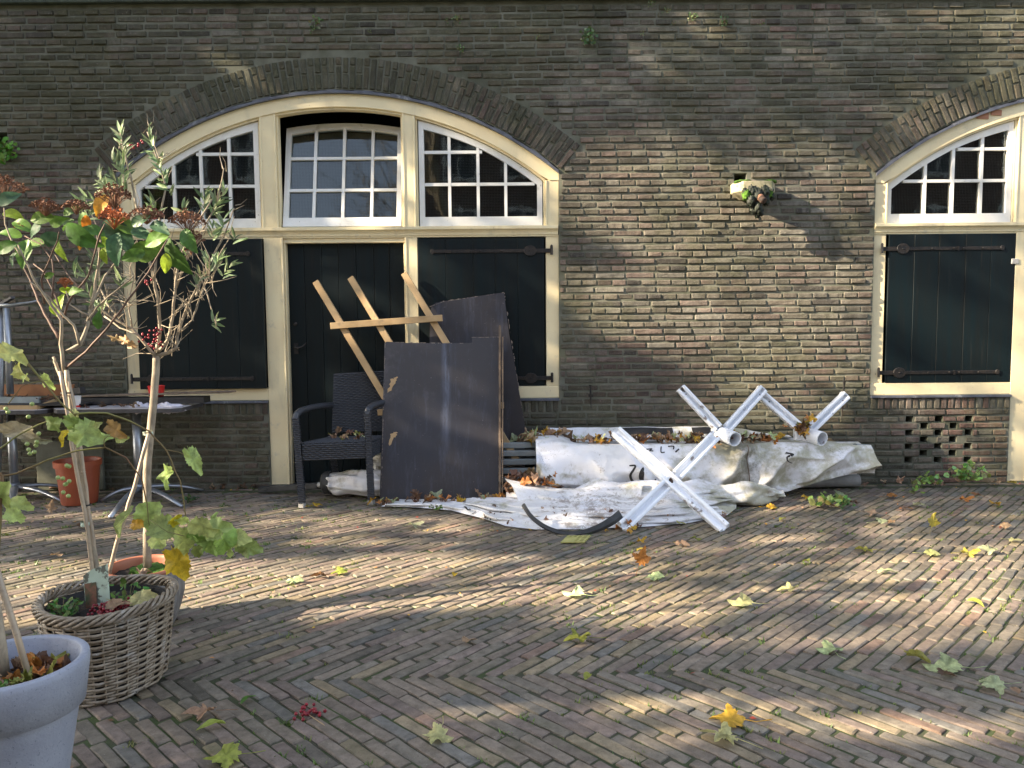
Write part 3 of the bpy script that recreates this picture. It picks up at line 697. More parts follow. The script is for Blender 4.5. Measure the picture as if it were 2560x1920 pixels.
wp = [(792, 62, 40, .065, 'ferny wall plant high above the crown of the wide arch'), (780, 80, 16, .035, 'tiny green sprig left of the small plant beyond the arch crown'), (1143, 52, 26, .05, 'small leafy plant in the top courses right of the arch crown'), (1118, 55, 14, .035, 'tiny sprig two courses under the largest tuft row, right of the arch crown'),
      (1238, 72, 10, .03, 'tiny tuft on the course just under the two neighbouring tufts'), (1345, 92, 12, .035, 'wispy wall plant on the fourth course above the ring of arch bricks'), (1471, 97, 90, .085, 'largest round green wall plant, on the brick between the two arches'),
      (1628, 12, 18, .04, 'pale green plant at the very top of the wall between the arches'), (1667, 30, 18, .04, 'dark tuft under the ledge, one course below the pale plant'), (1730, 46, 34, .05, 'light green wall plant right of the largest round one'),
      (1810, 56, 34, .055, 'bluish green wall plant with drooping sprigs under the wall top'), (1683, 60, 8, .025, 'tiny faint sprig high up, right of the bluish wall plant'), (1902, 61, 10, .03, 'tiny sprig straight above the middle of the arch bricks'), (1606, 86, 12, .03, 'yellowing little plant below and left of the light green one'), (1851, 127, 8, .025, 'tiny yellow-leaved sprig above the spout'),
      (1152, 128, 24, .05, 'green sprig at the top edge of the arch bricks'), (925, 83, 10, .03, 'tiny pale sprig at the left shoulder of the arch'), (715, 100, 8, .025, 'dark leafy tuft just below and left of the ferny plant')]
for i, (px, py, n, sz, lb) in enumerate(wp):
    p = P(px, py, YW - .012)
    cabbage('wall_plant', p, n, sz, lb or 'tiny green sprig rooted in a mortar joint near the wall top', 'wall plant', seed=i, group='plants rooted in the wall joints', colr=((.12, .19, .07), (.08, .14, .05), (.2, .26, .12)))
cabbage('fern', P(18, 385, YW - .02), 90, .13, 'bright green fern growing out of the dark hole at the left edge of the wall', 'fern', seed=50, colr=((.10, .28, .03), (.06, .18, .02), (.16, .36, .05)))
# stone spout with can and moss
sp = empty('stone_spout', (1.96, YW, 2.35), 'mossy pale stone water spout jutting out of the wall', 'spout')
p0, p1 = P(1826, 462, YW), P(1930, 462, YW)
q = MB(); xa, xb, zt = p0.x, p1.x, P(1826, 462, YW).z
fr_ = [(xa, YW + .05), (xa, YW - .07), (xa + .055, YW - .17), (xb - .055, YW - .17), (xb, YW - .07), (xb, YW + .05)]
vs = [(x, y, zt) for x, y in fr_] + [(x + (.0 if 0 < i < 5 else 0), y, zt - .075) for i, (x, y) in enumerate(fr_)] + [((x - 1.96) * .55 + 1.96, min(y + .06, YW + .05), zt - .125) for x, y in fr_]
q.add(vs, [(0, 1, 2, 3, 4, 5)[::-1], (12, 13, 14, 15, 16, 17)] + [(i + 6 * k, (i + 1) % 6 + 6 * k, (i + 1) % 6 + 6 * (k + 1), i + 6 * (k + 1)) for i in range(6) for k in range(2)])
q.build('spout_body', M['stone'], sp, bevel=.004)
def lump(name, mat, par, c, r, n=26, seed=0, squash=(1, 1, 1), amp=.35):
    q = MB(); 
    def fn(u, v):
        a, b = u * 2 * math.pi, (v - .5) * math.pi; d = Vector((math.cos(a) * math.cos(b), math.sin(a) * math.cos(b), math.sin(b)))
        k = 1 + amp * noise.noise(d * 2.5 + Vector((seed, 0, 0))) + amp * .5 * noise.noise(d * 7 + Vector((seed, 3, 0))); return Vector(c) + Vector((d.x * squash[0], d.y * squash[1], d.z * squash[2])) * r * k
    q.grid(fn, n, n // 2); return q.build(name, mat, par, smooth=True)
lump('moss_cushion', M['moss'], sp, (xa + .075, YW - .10, zt + .004), .055, seed=1, squash=(1.2, 1, .3))
lump('moss_cushion', M['moss'], sp, (xb - .05, YW - .09, zt + .004), .05, seed=2, squash=(1.1, 1, .35))
for i, (px, py, r, Y) in enumerate([(1880, 480, .040, 6.20), (1896, 490, .045, 6.19), (1912, 480, .040, 6.20), (1926, 476, .030, 6.24), (1866, 488, .034, 6.19), (1878, 503, .036, 6.18), (1895, 518, .036, 6.18), (1915, 500, .032, 6.2), (1924, 484, .028, 6.22), (1884, 524, .028, 6.2), (1893, 538, .020, 6.22), (1903, 532, .022, 6.21), (1862, 478, .022, 6.19), (1930, 492, .022, 6.24)]):
    lump('hanging_moss', M['wetmoss'] if i not in (4, 8) else M['moss'], sp, P(px, py, Y), r, seed=10 + i, squash=(.9, .7, 1.25), amp=.55)
can = empty('spray_can', (1.95, YW - .1, zt + .03), 'faded blue and orange spray can lying across the stone spout', 'can')
a = P(1861, 463, YW - .03); b = P(1911, 503, YW - .24); d = (b - a)
q = MB(); q.tube([a, a + d * .02, a + d * .5], [.026, .031, .031], 16); q.build('can_body', M['blue'], can, smooth=False)
q = MB(); q.tube([a + d * .5, a + d * .8, a + d * .83], [.0312, .0312, .026], 16); q.build('can_label', M['tan'], can)
q = MB(); q.tube([a + d * .83, a + d * .98, a + d], [.027, .027, .02], 16); q.tube([a + d * 1.0, a + d * 1.015], [.011, .011], 10); q.build('can_cap', M['rusty'], can)
# wall irons
for nm, (px, y0, y1), lb in (('shutter_hook', (1476, 962, 1022), 'small iron shutter catch on the wall beside the wide front'), ('shutter_hook', (2111, 952, 1045), 'iron shutter catch with rusty tail above the right steel arm')):
    t = empty(nm, P(px, (y0 + y1) / 2, YW), lb, 'shutter catch', 'shutter catches on the wall'); pa, pb = P(px, y0, YW - .035), P(px - (6 if px > 2000 else -2), y1, YW - .035)
    q = MB(); mid = pa.lerp(pb, .45); q.tube([pa + Vector((0, 0, 0)), pa.lerp(mid, .3), mid], [.013, .007, .009], 8, flat=.5); q.build('catch_arm', M['iron'], t)
    q = MB(); q.tube([mid, mid.lerp(pb, .5), pb], [.008, .005, .002], 8); q.build('catch_tail', M['rusty'] if px > 2000 else M['iron'], t)
    q = MB(); q.tube([mid, mid + Vector((0, .05, 0))], .009, 8); q.box(mid.x - .02, mid.x + .02, mid.y - .006, mid.y + .003, mid.z - .012, mid.z + .012); q.build('pin', M['iron'], t)

# ------------------------------------------------------------------ wicker armchair
def weave(q, S, nrows, ncols, amp, rv, rn, nring=5):
    """strands in rows over a surface S(u,v)->(pos, normal, vdir)"""
    for i in range(nrows):
        v = (i + .5) / nrows; sg = 1 if i % 2 else -1; base = len(q.v); vs = []
        nn = ncols * 2
        for j in range(nn + 1):
            u = j / nn; p, n_, vd = S(u, v); off = amp * sg * math.cos(math.pi * j / 2)
            c = p + n_ * off
            for k in range(nring):
                a = 2 * math.pi * k / nring; vs.append(c + vd * (rv * math.cos(a)) + n_ * (rn * math.sin(a)))
        q.add(vs, [(j * nring + k, j * nring + (k + 1) % nring, (j + 1) * nring + (k + 1) % nring, (j + 1) * nring + k) for j in range(nn) for k in range(nring)])
ch = empty('wicker_armchair', (-1.3, 5.95, 0), 'black woven wicker armchair with aluminium foot caps, left of the dark board', 'chair')
FL, FR = Vector((-1.575, 5.66, 0)), Vector((-1.075, 5.75, 0)); fx = (FR - FL).normalized(); fy = Vector((.24, .97, 0)).normalized()
def CH(a, b, z): return FL + fx * a + fy * b + Vector((0, 0, z))
CW = (FR - FL).length; CD = .46
def quadS(p00, p10, p01, p11):
    def S(u, v):
        p = p00.lerp(p10, u).lerp(p01.lerp(p11, u), v); du = (p10 - p00).normalized(); dv = (p01 - p00).normalized(); return p, du.cross(dv).normalized(), dv
    return S
def panelw(name, p00, p10, p01, p11, pitch=.012, upitch=.022):
    h = (p01 - p00).length; w_ = (p10 - p00).length; q = MB(); nrm = (p10 - p00).cross(p01 - p00).normalized()
    weave(q, quadS(p00, p10, p01, p11), max(2, int(h / pitch)), max(2, int(w_ / upitch)), .0045, pitch * .50, .0038)
    q.add([p - nrm * .004 for p in (p00, p10, p11, p01)], [(0, 1, 2, 3)]); return q.build(name, M['wicker'], ch, smooth=True, fixn=False)
panelw('front_skirt', CH(.02, -.012, .355), CH(CW - .02, -.012, .355), CH(.02, -.012, .478), CH(CW - .02, -.012, .478), .0145, .026)
panelw('side_skirt', CH(-.01, CD, .365), CH(-.01, .0, .365), CH(-.01, CD, .47), CH(-.01, .0, .47), .0145, .026)
panelw('side_skirt', CH(CW + .01, 0, .365), CH(CW + .01, CD, .365), CH(CW + .01, 0, .47), CH(CW + .01, CD, .47), .0145, .026)
panelw('seat', CH(.0, -.012, .484), CH(CW, -.012, .484), CH(.0, CD, .462), CH(CW, CD, .462), .013, .024)
panelw('backrest', CH(.02, CD, .50), CH(CW - .05, CD, .50), CH(.0, CD + .10, .965), CH(CW - .02, CD + .10, .985), .0135, .022)
panelw('back_face', CH(CW - .05, CD + .03, .50), CH(.02, CD + .03, .50), CH(CW - .02, CD + .13, .985), CH(.0, CD + .13, .965), .0135, .022)
def wleg(name, pts, w_=.046, d_=.04):
    for a, b in zip(pts, pts[1:]):
        q = MB(); a, b = Vector(a), Vector(b); dd = (b - a); ln = dd.length; dd.normalize(); sx = (fx - dd * fx.dot(dd)).normalized(); sy = dd.cross(sx)
        q.bar(a, b, w_ - .006, d_ - .006, up=sy)
        for k, (o1, t1, W, Dp) in enumerate(((-sy, sx, w_, d_), (sy, -sx, w_, d_), (sx, sy, d_, w_), (-sx, -sy, d_, w_))):
            p00 = a + o1 * Dp / 2 - t1 * W / 2; nr = max(2, int(ln / .0135)); weave(q, lambda u, v: (p00 + t1 * (u * W) + dd * (v * ln), o1, dd), nr, 2, .0022, .0068, .0028)
        q.build(name, M['wicker'], ch, smooth=True, fixn=False)
AW = .70
wleg('leg', [CH(0, 0, .035), CH(-.028, 0, AW - .02)]); wleg('leg', [CH(CW, 0, .035), CH(CW - .015, 0, AW + .01)])
wleg('rear_leg', [CH(.02, CD + .08, .02), CH(.01, CD, .47)]); wleg('rear_leg', [CH(CW - .02, CD + .08, .02), CH(CW - .01, CD, .47)])
for a0, s_ in ((-.028, 0), (CW - .015, .02)):
    q = MB(); pts = [CH(a0, -.002, AW - .03 + s_), CH(a0, .012, AW + s_), CH(a0 + .004, .07, AW + .022 + s_), CH(a0 + .01, .22, AW + .03 + s_), CH(a0 + .02, .40, AW + .025 + s_), CH(a0 + .025, .52, AW + .015 + s_)]
    q.tube(pts, .023, 10); arm = q.build('armrest', M['wicker'], ch, smooth=True)
    q = MB(); 
    for k in range(34):
        t = k / 33 * 4.98; i = int(t); p = pts[i].lerp(pts[i + 1], t - i); dr = (pts[i + 1] - pts[i]).normalized(); q.tube([p - dr * .005, p + dr * .005], .0245 , 8, cap=False)
    q.build('arm_wrap', M['wicker'], arm, smooth=True, fixn=False)
for a0, b0 in ((0, 0), (CW, 0)):
    q = MB(); q.bar(CH(a0, b0, .0), CH(a0, b0, .036), .044, .038, up=fy); q.build('foot_cap', M['cap'], ch, bevel=.003)

# ------------------------------------------------------------------ boards leaning on the front
def sheet(name, poly, th, label, cat, mat=M['panel'], Ms=None, edge=None):
    """flat sheet: polygon of (px,py) on a leaning plane given by a function to world points"""
    q = MB(); n = len(poly); nr = (poly[1] - poly[0]).cross(poly[2] - poly[1]).normalized()
    if nr.y > 0: nr = -nr
    vs = list(poly) + [p - nr * th for p in poly]
    q.add(vs, [tuple(range(n)), tuple(range(2 * n - 1, n - 1, -1))]); q.cur = 1; q.add(vs, [(i, i + n, (i + 1) % n + n, (i + 1) % n) for i in range(n)])
    o = q.build(name, [mat, edge or M['oldw']], None); o.location = (0, 0, 0); return tag(o, label, cat)
def lean(y0, y1, z1):           # plane through (z=0,y=y0) and (z=z1,y=y1)
    k = (y1 - y0) / z1
    def fn(px, py):
        d = ray(px, py); t = (y0 + k * CAMH) / (d.y - k * d.z); p = Vector((0, 0, CAMH)) + d * t
        # solve y = y0 + k z exactly: d.y t = y0 + k (CAMH + d.z t)
        return p
    return fn
pl = lean(5.80, 6.10, 1.2)
front_poly = [pl(*c) for c in ((949, 1249), (1100, 1251), (1246, 1254), (1248, 841), (1181, 842), (1180, 857), (1100, 858), (1010, 857), (966, 854), (961, 862), (960, 930), (957, 1010), (953, 1130))]
fp = sheet('dark_board', front_poly, .018, 'large dark coated plywood board standing upright with chipped left edge', 'board', M['panel2'])
q = MB(); 
for (px, py, w_, h_) in ((982, 955, 10, 12), (976, 972, 6, 11), (988, 948, 7, 6), (984, 1085, 7, 6), (978, 1097, 6, 14), (986, 1090, 5, 5)):
    w_ *= 1.15; h_ *= 1.2
    pts = [pl(px + w_ * math.cos(a) * random.uniform(.3, 1.2) - 6 * math.sin(a), py + h_ * math.sin(a) * random.uniform(.5, 1.2)) + Vector((0, -.0012, 0)) for a in [k * math.pi / 7 for k in range(14)]]
    q.add(pts, [tuple(range(14))])
c_ = q.build('chipped_spot', M['raww'], fp, fixn=False); tag(c_, kind='stuff')
def chips(par, plane, segs, n, seed):
    rr = random.Random(seed); q = MB()
    for _ in range(n):
        a, b = rr.choice(segs); t = rr.random(); x = a[0] + (b[0] - a[0]) * t; y = a[1] + (b[1] - a[1]) * t; L_ = rr.uniform(2, 13); W_ = rr.uniform(.5, 2.4) ** 1.1; dx, dy = (b[0] - a[0]), (b[1] - a[1]); l = math.hypot(dx, dy); dx, dy = dx / l, dy / l; nx_, ny_ = -dy, dx
        pts = [plane(x + dx * L_ * u + nx_ * (W_ * v * rr.uniform(.4, 1.3)), y + dy * L_ * u + ny_ * (W_ * v * rr.uniform(.4, 1.3))) + Vector((0, -.0012, 0)) for u, v in ((-.5, 0), (-.2, .8), (.1, 1), (.4, .7), (.5, 0), (.2, -.1))]
        q.add(pts, [tuple(range(6))])
    tag(q.build('chipped_edge', M['chip'], par, fixn=False), kind='stuff')
M['chip'] = pm('chipped_wood', (.30, .25, .20), (.14, .12, .12), 60, .8, .2)
chips(fp, pl, [((952, 1249), (962, 860)), ((952, 1249), (962, 860)), ((966, 855), (1180, 858)), ((1181, 843), (1246, 842)), ((955, 1248), (1245, 1252))], 120, 3)
pl2 = lean(5.83, 6.05, 1.2)
eb = MB(); a, b = pl2(1250, 1253), pl2(1250, 816); eb.bar(a, b, .017, .10, up=(0, 1, 0)); o = eb.build('board_edge', M['oldw'], None, bevel=.002); tag(o, 'narrow weathered plywood strip upright against the right edge of the large dark board', 'board')
eb = MB(); a, b = pl2(1256.5, 1248), pl2(1257, 845); eb.bar(a, b, .010, .12, up=(0, 1, 0)); o = eb.build('thin_board', M['oldw'], None, bevel=.002); tag(o, 'thin split plywood offcut just right of the weathered strip', 'board')
pl3 = lean(6.12, 6.30, 1.6)
pl3 = lean(6.20, 6.362, 1.6)
rear = [pl3(*c) for c in ((1075, 1130), (1190, 1130), (1317, 1106), (1310, 1050), (1290, 930), (1272, 830), (1260, 731), (1225, 736), (1170, 744), (1110, 753), (1090, 757), (1079, 765), (1075, 780), (1074, 860))]
sheet('dark_board', rear, .018, 'tall dark plywood board with rounded corner leaning against the right shutter', 'board')
chips(bpy.data.objects['dark_board.001'], pl3, [((1317, 1106), (1290, 930)), ((1290, 930), (1260, 731)), ((1260, 732), (1110, 754)), ((1110, 754), (1079, 766))], 90, 4)
# timber rack: three battens and a cross rail nailed together
rk = empty('timber_rack', (-.5, 6.1, 0), 'broken rack of three pale timber battens nailed to a cross rail, leaning on the door', 'rack')
def batten(a, b, w_, th, name='batten'):
    q = MB(); q.bar(a, b, w_, th, up=(0, 1, 0)); return q.build(name, M['raww'], rk, bevel=.003)
plr = lean(5.99, 6.335, 1.75)
for a, b in (((789, 704), (968, 1003)), ((876, 694), (1060, 1000)), ((1010, 683), (1292, 1150))):
    pa, pb = plr(*a), plr(*b); batten(pa, pb, .052, .028)
pa, pb = plr(829, 815), plr(1107, 795); off = Vector((0, -.033, 0)); batten(pa + off, pb + off, .052, .034, 'cross_rail')
pa, pb = plr(946, 1030), plr(1260, 1012); batten(pa + Vector((0, -.03, 0)), pb + Vector((0, -.03, 0)), .05, .03, 'cross_rail')

# ------------------------------------------------------------------ parasols, awning cloth, tubes
def ridge(x, s=1.): return (1 - abs(2 * (x - math.floor(x + .5)))) ** 2 * s
def roll(name, axis, rads, label, cat, folds=5, tw=1.2, amp=.02, nu=70, nv=44, squash=.85, mat=None, parent=None, seed=0, zmin=.004):
    """folded cloth bundle along an axis polyline with radii and spiralling folds"""
    axis = [Vector(a) for a in axis]; q = MB(); m_ = len(axis) - 1
    def at(u):
        t = u * m_; i = min(int(t), m_ - 1); f = t - i; f2 = f * f * (3 - 2 * f); return axis[i].lerp(axis[i + 1], f), rads[i] + (rads[i + 1] - rads[i]) * f2
    dr = (axis[-1] - axis[0]).normalized(); side = dr.cross(Vector((0, 0, 1))).normalized(); up = side.cross(dr)
    def fn(u, v):
        c, r = at(u); a = 2 * math.pi * v
        k = amp * (ridge((v * folds + u * tw + .35 * noise.noise(Vector((u * 4, seed, v * 2))))) - .4) * min(1, r / .06) + amp * 1.1 * noise.noise(Vector((u * 9, math.cos(a) * 2, math.sin(a) * 2 + seed)))
        p = c + (side * math.cos(a) + up * math.sin(a) * squash) * (r + k)
        p.z = max(p.z, zmin + .004 * (1 + noise.noise(p * 9))); return p
    q.grid(fn, nu, nv); o = q.build(name, mat or M['tarp'], parent, smooth=True, fixn=False)
    if parent is None: tag(o, label, cat)
    return o
# left closed parasol with black pole and grey cap
pa_ = empty('closed_parasol', (-1.2, 5.98, 0), 'closed white parasol lying behind the chair legs, black pole sticking out left', 'parasol', 'closed parasols')
roll('canopy', [(-1.48, 6.02, .115), (-1.42, 6.01, .115), (-1.15, 5.98, .12), (-.7, 5.98, .13), (-.2, 5.98, .12)], [.078, .092, .115, .125, .11], None, None, folds=7, tw=.9, amp=.018, parent=pa_, nu=60, nv=60)
q = MB(); q.tube([(-1.44, 6.015, .115), (-1.487, 6.02, .115), (-1.505, 6.022, .114)], [.090, .089, .07], 20); q.build('end_cap', M['rubber'], pa_, smooth=False)
q = MB(); q.tube([(-1.50, 6.02, .10), (-1.545, 6.035, .092)], .022, 12); q.build('ferrule', M['cap'], pa_)
q = MB(); q.bar((-1.545, 6.035, .09), (-2.06, 6.17, .03), .045, .045); q.build('pole', M['rubber'], pa_, bevel=.004)
pb_ = empty('closed_parasol', (-.9, 6.2, .2), 'dirty beige closed parasol stacked behind and above the white one, ribs sticking out', 'parasol', 'closed parasols')
roll('canopy', [(-1.18, 6.26, .24), (-1.1, 6.25, .24), (-.8, 6.24, .25), (-.3, 6.24, .26), (.1, 6.24, .26)], [.035, .075, .09, .10, .09], None, None, folds=6, tw=1.0, amp=.022, parent=pb_, nu=50, nv=50, mat=M['tarp'], seed=4)
q = MB(); q.tube([(-1.24, 6.2, .36), (-.6, 6.18, .365), (0.0, 6.17, .37)], .03, 10); q.build('pole', M['grey'], pb_)
for i, (z_, dx) in enumerate(((.30, 0), (.27, .03))):
    q = MB(); q.tube([(-1.2 + dx, 6.22, z_), (-.9, 6.21, z_ + .01), (-.4, 6.2, z_ + .02)], .005, 5); q.build('rib', M['grey'], pb_)
# stack of grey square tubes
tb = empty('tube_stack', (.1, 6.1, .2), 'stack of grey square metal tubes between the boards and the white cloth', 'tubes')
for i, (z_, y_) in enumerate(((.395, 6.06), (.335, 6.03), (.27, 6.01), (.335, 6.10), (.27, 6.10), (.20, 6.0), (.13, 6.02), (.06, 6.05))):
    q = MB(); q.bar((-.35, y_, z_), (1.2, y_ + .02, z_ + (.0)), .05, .042); q.build('tube', M['grey'], tb, bevel=.004)
# main white cloth bundle
main = empty('folded_awning', (1.5, 6.05, 0), 'long folded white awning cloth with black lettering, green and brown stains at its right end', 'awning')
def smooth(a, b, x): t = max(0, min(1, (x - a) / (b - a))); return t * t * (3 - 2 * t)
def crease(p, k=7): return (1 - abs(noise.noise(p))) ** k
def mainS(u, v):
    """u along x, v from the front foot (0) over the top to the back (1)"""
    x = .18 + 2.66 * u
    taper = smooth(.74, 1.0, u); top = .43 - .02 * u - .03 * taper; bot = .02 + .12 * smooth(.02, 0, u) + .15 * smooth(.55, 1.0, u)
    yf = 5.84 - .05 * math.sin(u * 6) * (1 - taper) + .13 * taper; yb = 6.32 - .03 * taper; flat = .20 * (1 - taper) + .03
    # section: front face, rounded edge, top, back
    if v < .62:
        t = v / .62; z = bot + (top - bot) * t ** .95; bulge = .055 * math.sin(math.pi * t) * (1 - .5 * taper); y = yf - bulge + .07 * t ** 3
    elif v < .85:
        t = (v - .62) / .23; y = yf + .07 + (yb - .02 - yf - .07) * t; z = top - .018 * math.sin(math.pi * t) - .01 * t
    else:
        t = (v - .85) / .15; y = yb - .02; z = top - .01 - (top - .05) * t
    z += .05 * smooth(.13, .06, u) * smooth(.55, .75, v) 
    # diagonal folds, stronger to the right
    right = smooth(.36, .6, u); w1 = (u * 6.4 - v * 1.7 + .25 * noise.noise(Vector((u * 5, v * 3, 1))))
    dd = -.095 * right * (ridge(w1) - .3) * smooth(0, .12, v) * smooth(.72, .55, v)
    lw = (1 - right); dd += -.060 * lw * ridge(u * 7.7 + v * .9 + .7 + .9 * noise.noise(Vector((u * 3, v * 2, 8)))) * smooth(.66, .3, v)
    n_ = noise.noise(Vector((x * 2.5, v * 3.5, 3))) * .026 + noise.noise(Vector((x * 7, v * 8, 5))) * .005
    y += -.030 * crease(Vector((x * 1.9 + v * 1.2, v * 1.8 - x * .7, 31))) * smooth(.75, .5, v) - .008 * crease(Vector((x * 4.2, v * 4, 37)), 9) * smooth(.8, .6, v)
    y += dd - abs(n_) * .9 * (1 if v < .66 else 0); z += (n_ * .4 if v > .6 else 0) + (.03 * noise.noise(Vector((x * 3, 0, 7))) if v < .05 else 0)
    if v < .3: z += .03 * math.sin(u * 15) * (1 - v / .3) * (1 - taper)
    return Vector((x, y, max(z, .008)))
q = MB(); q.grid(mainS, 200, 64); q.build('cloth', M['tarp'], main, smooth=True, fixn=False)
q = MB(); q.tube([(2.76, 6.14, .275), (2.875, 6.14, .27), (2.89, 6.14, .27)], [.098, .092, .07], 24); q.build('end_cap', M['grey'], main)
def on_main(px, py):              # invert the cloth: nearest grid point to a pixel
    best = None
    for i in range(0, 201):
        for j in range(0, 44):
            p = cache[i][j]; dx = p[0] - px; dy = p[1] - py; d = dx * dx + dy * dy
            if best is None or d < best[0]: best = (d, i / 200, j / 64)
    return best[1], best[2]
cache = [[to_px(mainS(i / 200, j / 64)) for j in range(44)] for i in range(201)]
lt = MB()
def stroke(pts, w_):
    den = []
    for i in range(len(pts) - 1):
        a0, a1, a2, a3 = pts[max(0, i - 1)], pts[i], pts[i + 1], pts[min(len(pts) - 1, i + 2)]
        for k in range(6):
            f = k / 6; den.append(tuple(.5 * (2 * a1[j] + (a2[j] - a0[j]) * f + (2 * a0[j] - 5 * a1[j] + 4 * a2[j] - a3[j]) * f * f + (3 * a1[j] - a0[j] - 3 * a2[j] + a3[j]) * f ** 3) for j in (0, 1)))
    den.append(pts[-1]); W = [P(t[0], t[1], mainS(*on_main(*t)).y - .006) for t in den]; vs = []
    for i, p in enumerate(W):
        t = (W[min(i + 1, len(W) - 1)] - W[max(0, i - 1)]); t.y = 0; t.normalize(); s_ = Vector((-t.z, 0, t.x)); ww = w_ if not callable(w_) else w_(i / (len(W) - 1))
        for sg in (-1, 1): 
            qq = p + s_ * ww * sg; vs.append(qq + Vector((0, -.006, 0)))
    lt.add(vs, [(2 * i, 2 * i + 1, 2 * i + 3, 2 * i + 2) for i in range(len(W) - 1)])
def crop(x, y): return 1250 + x / 4.74, 1050 + y / 4.74
cs = lambda *a: [crop(*p) for p in a]
stroke(cs((1530, 540), (1600, 540), (1580, 590), (1545, 650), (1560, 710), (1620, 760), (1700, 765), (1790, 745), (1850, 700)), lambda t: .0055 + .004 * math.sin(3.1 * t))
stroke(cs((1700, 560), (1680, 620), (1675, 690), (1700, 750)), lambda t: .004 + .016 * math.sin(3.14 * t))
stroke(cs((1735, 345), (1800, 340), (1770, 360), (1815, 365)), .004)
stroke(cs((1908, 312), (1908, 380), (1950, 380)), .0045); stroke(cs((1990, 310), (2055, 310), (2050, 345)), .005)
stroke([(1697, 1012 + 110), (1688, 1130)], .006)
stroke([(1963, 1133), (1982, 1137), (1968, 1142), (1969, 1152), (1980, 1158)], lambda t: .010 * (1 - t) + .002)
MAINLT = tag(lt.build('lettering', M['blackw'], main, fixn=False), kind='stuff')
q = MB(); W = [mainS(.612 + .004 * math.sin(k * .11), .02 + k * .01) for k in range(60)]; q.tube([p + Vector((0, -.001, 0)) for p in W], .0045, 5); q.build('seam', M['oldw'], main)
q = MB(); q.add([Vector((a, 6.33, z)) for a, z in ((.85, .50), (1.32, .495), (1.32, .462), (.85, .465))], [(0, 1, 2, 3)]); 
def flap(u, v): x = .28 + 2.0 * u; return Vector((x, 6.20 + .13 * v + .01 * noise.noise(Vector((x * 4, v, 2))), .42 + .075 * v * (1 - smooth(.7, 1, u)) + .008 * noise.noise(Vector((x * 6, v * 2, 4)))))
q = MB(); q.grid(flap, 60, 8); q.build('back_fold', M['tarp'], main, smooth=True, fixn=False)
q = MB()
for a, b in ((.30, .52), (.60, .68)): q.grid(lambda u, v: flap(a + (b - a) * u, .3 + .62 * v) + Vector((0, -.004, .003)), 10, 3)
tag(q.build('printed_bar', M['blackw'], main, fixn=False), kind='stuff')
# crumpled cloth on the paving in front
low = empty('crumpled_cloth', (.3, 5.4, 0), 'crumpled dirty white cloth spread on the paving under the black rim', 'cloth')
fe = [(-.98, 5.64), (-.7, 5.60), (-.45, 5.50), (-.22, 5.27), (-.05, 5.05), (.15, 4.97), (.45, 4.96), (.8, 5.0), (1.15, 5.08), (1.5, 5.3), (1.62, 5.5)]
be = [(-1.0, 5.70), (-.75, 5.74), (-.5, 5.80), (-.2, 5.86), (0., 5.95), (.2, 6.0), (.5, 6.0), (.8, 5.95), (1.15, 5.92), (1.5, 5.85), (1.7, 5.75)]
def poly_at(P_, u): t = u * (len(P_) - 1); i = min(int(t), len(P_) - 2); f = t - i; return P_[i][0] + (P_[i + 1][0] - P_[i][0]) * f, P_[i][1] + (P_[i + 1][1] - P_[i][1]) * f
def lowS(u, v):
    a, b = poly_at(fe, u), poly_at(be, u); x = a[0] + (b[0] - a[0]) * v; y = a[1] + (b[1] - a[1]) * v
    y += .03 * noise.noise(Vector((x * 3, v, 1))); hgt = (.035 + .085 * smooth(.3, .55, u) * smooth(.98, .75, u)) * smooth(0, .2, v)
    w1 = y * 8.2 - x * 1.1 + .8 * noise.noise(Vector((x * 1.3, y * 1.5, 2)))
    z = .010 + hgt * (.18 + .55 * ridge(w1) + .25 * ridge(w1 * 1.9 + .3 + x * .8)) + .03 * abs(noise.noise(Vector((x * 6, y * 8, 3)))) * smooth(0, .1, v) + .05 * smooth(.35, .8, v) * smooth(.35, .6, u)
    z = .006 + (z - .006) * .55; z += (.012 * crease(Vector((x * 1.6, y * 5 - x, 41)), 8) + .010 * crease(Vector((x * 3.5, y * 7 + x, 43)), 8)) * smooth(0, .12, v)
    return Vector((x, y, max(z, .006)))
q = MB(); q.grid(lowS, 220, 90); q.build('cloth', M['tarp'], low, smooth=True, fixn=False)
lt = MB(); cacheL = [(lowS(i / 160, j / 40)) for i in range(80) for j in range(41)]; cacheP = [to_px(p) for p in cacheL]
def lowstroke(pts, w_):
    W = []
    for k in range(len(pts) - 1):
        for f in (0, .33, .66): x = pts[k][0] + (pts[k + 1][0] - pts[k][0]) * f; y = pts[k][1] + (pts[k + 1][1] - pts[k][1]) * f; b_ = min(range(len(cacheP)), key=lambda i: (cacheP[i][0] - x) ** 2 + (cacheP[i][1] - y) ** 2); W.append(cacheL[b_] + Vector((0, -.004, .008)))
    vs = []
    for i, p in enumerate(W):
        t = W[min(i + 1, len(W) - 1)] - W[max(0, i - 1)]; t.z = 0
        if t.length < 1e-5: t = Vector((1, 0, 0))
        t.normalize(); s_ = Vector((-t.y, t.x, .3)) * w_; vs += [p + s_, p - s_]
    lt.add(vs, [(2 * i, 2 * i + 1, 2 * i + 3, 2 * i + 2) for i in range(len(W) - 1)])
def arc_px(cx, cy, rx, ry, a0, a1, n=8): return [(cx + rx * math.cos(R_(a0 + (a1 - a0) * i / n)), cy + ry * math.sin(R_(a0 + (a1 - a0) * i / n))) for i in range(n + 1)]
lowstroke([(1161, 1268), (1170, 1276), (1180, 1272)], .006); lowstroke([(1180, 1287), (1196, 1278)], .005); lowstroke(arc_px(1208, 1291, 9, 5, -60, 120), .005); lowstroke(arc_px(1212, 1297, 8, 4, 20, 200), .004); lowstroke(arc_px(1234, 1300, 8, 4, 150, 380), .005)
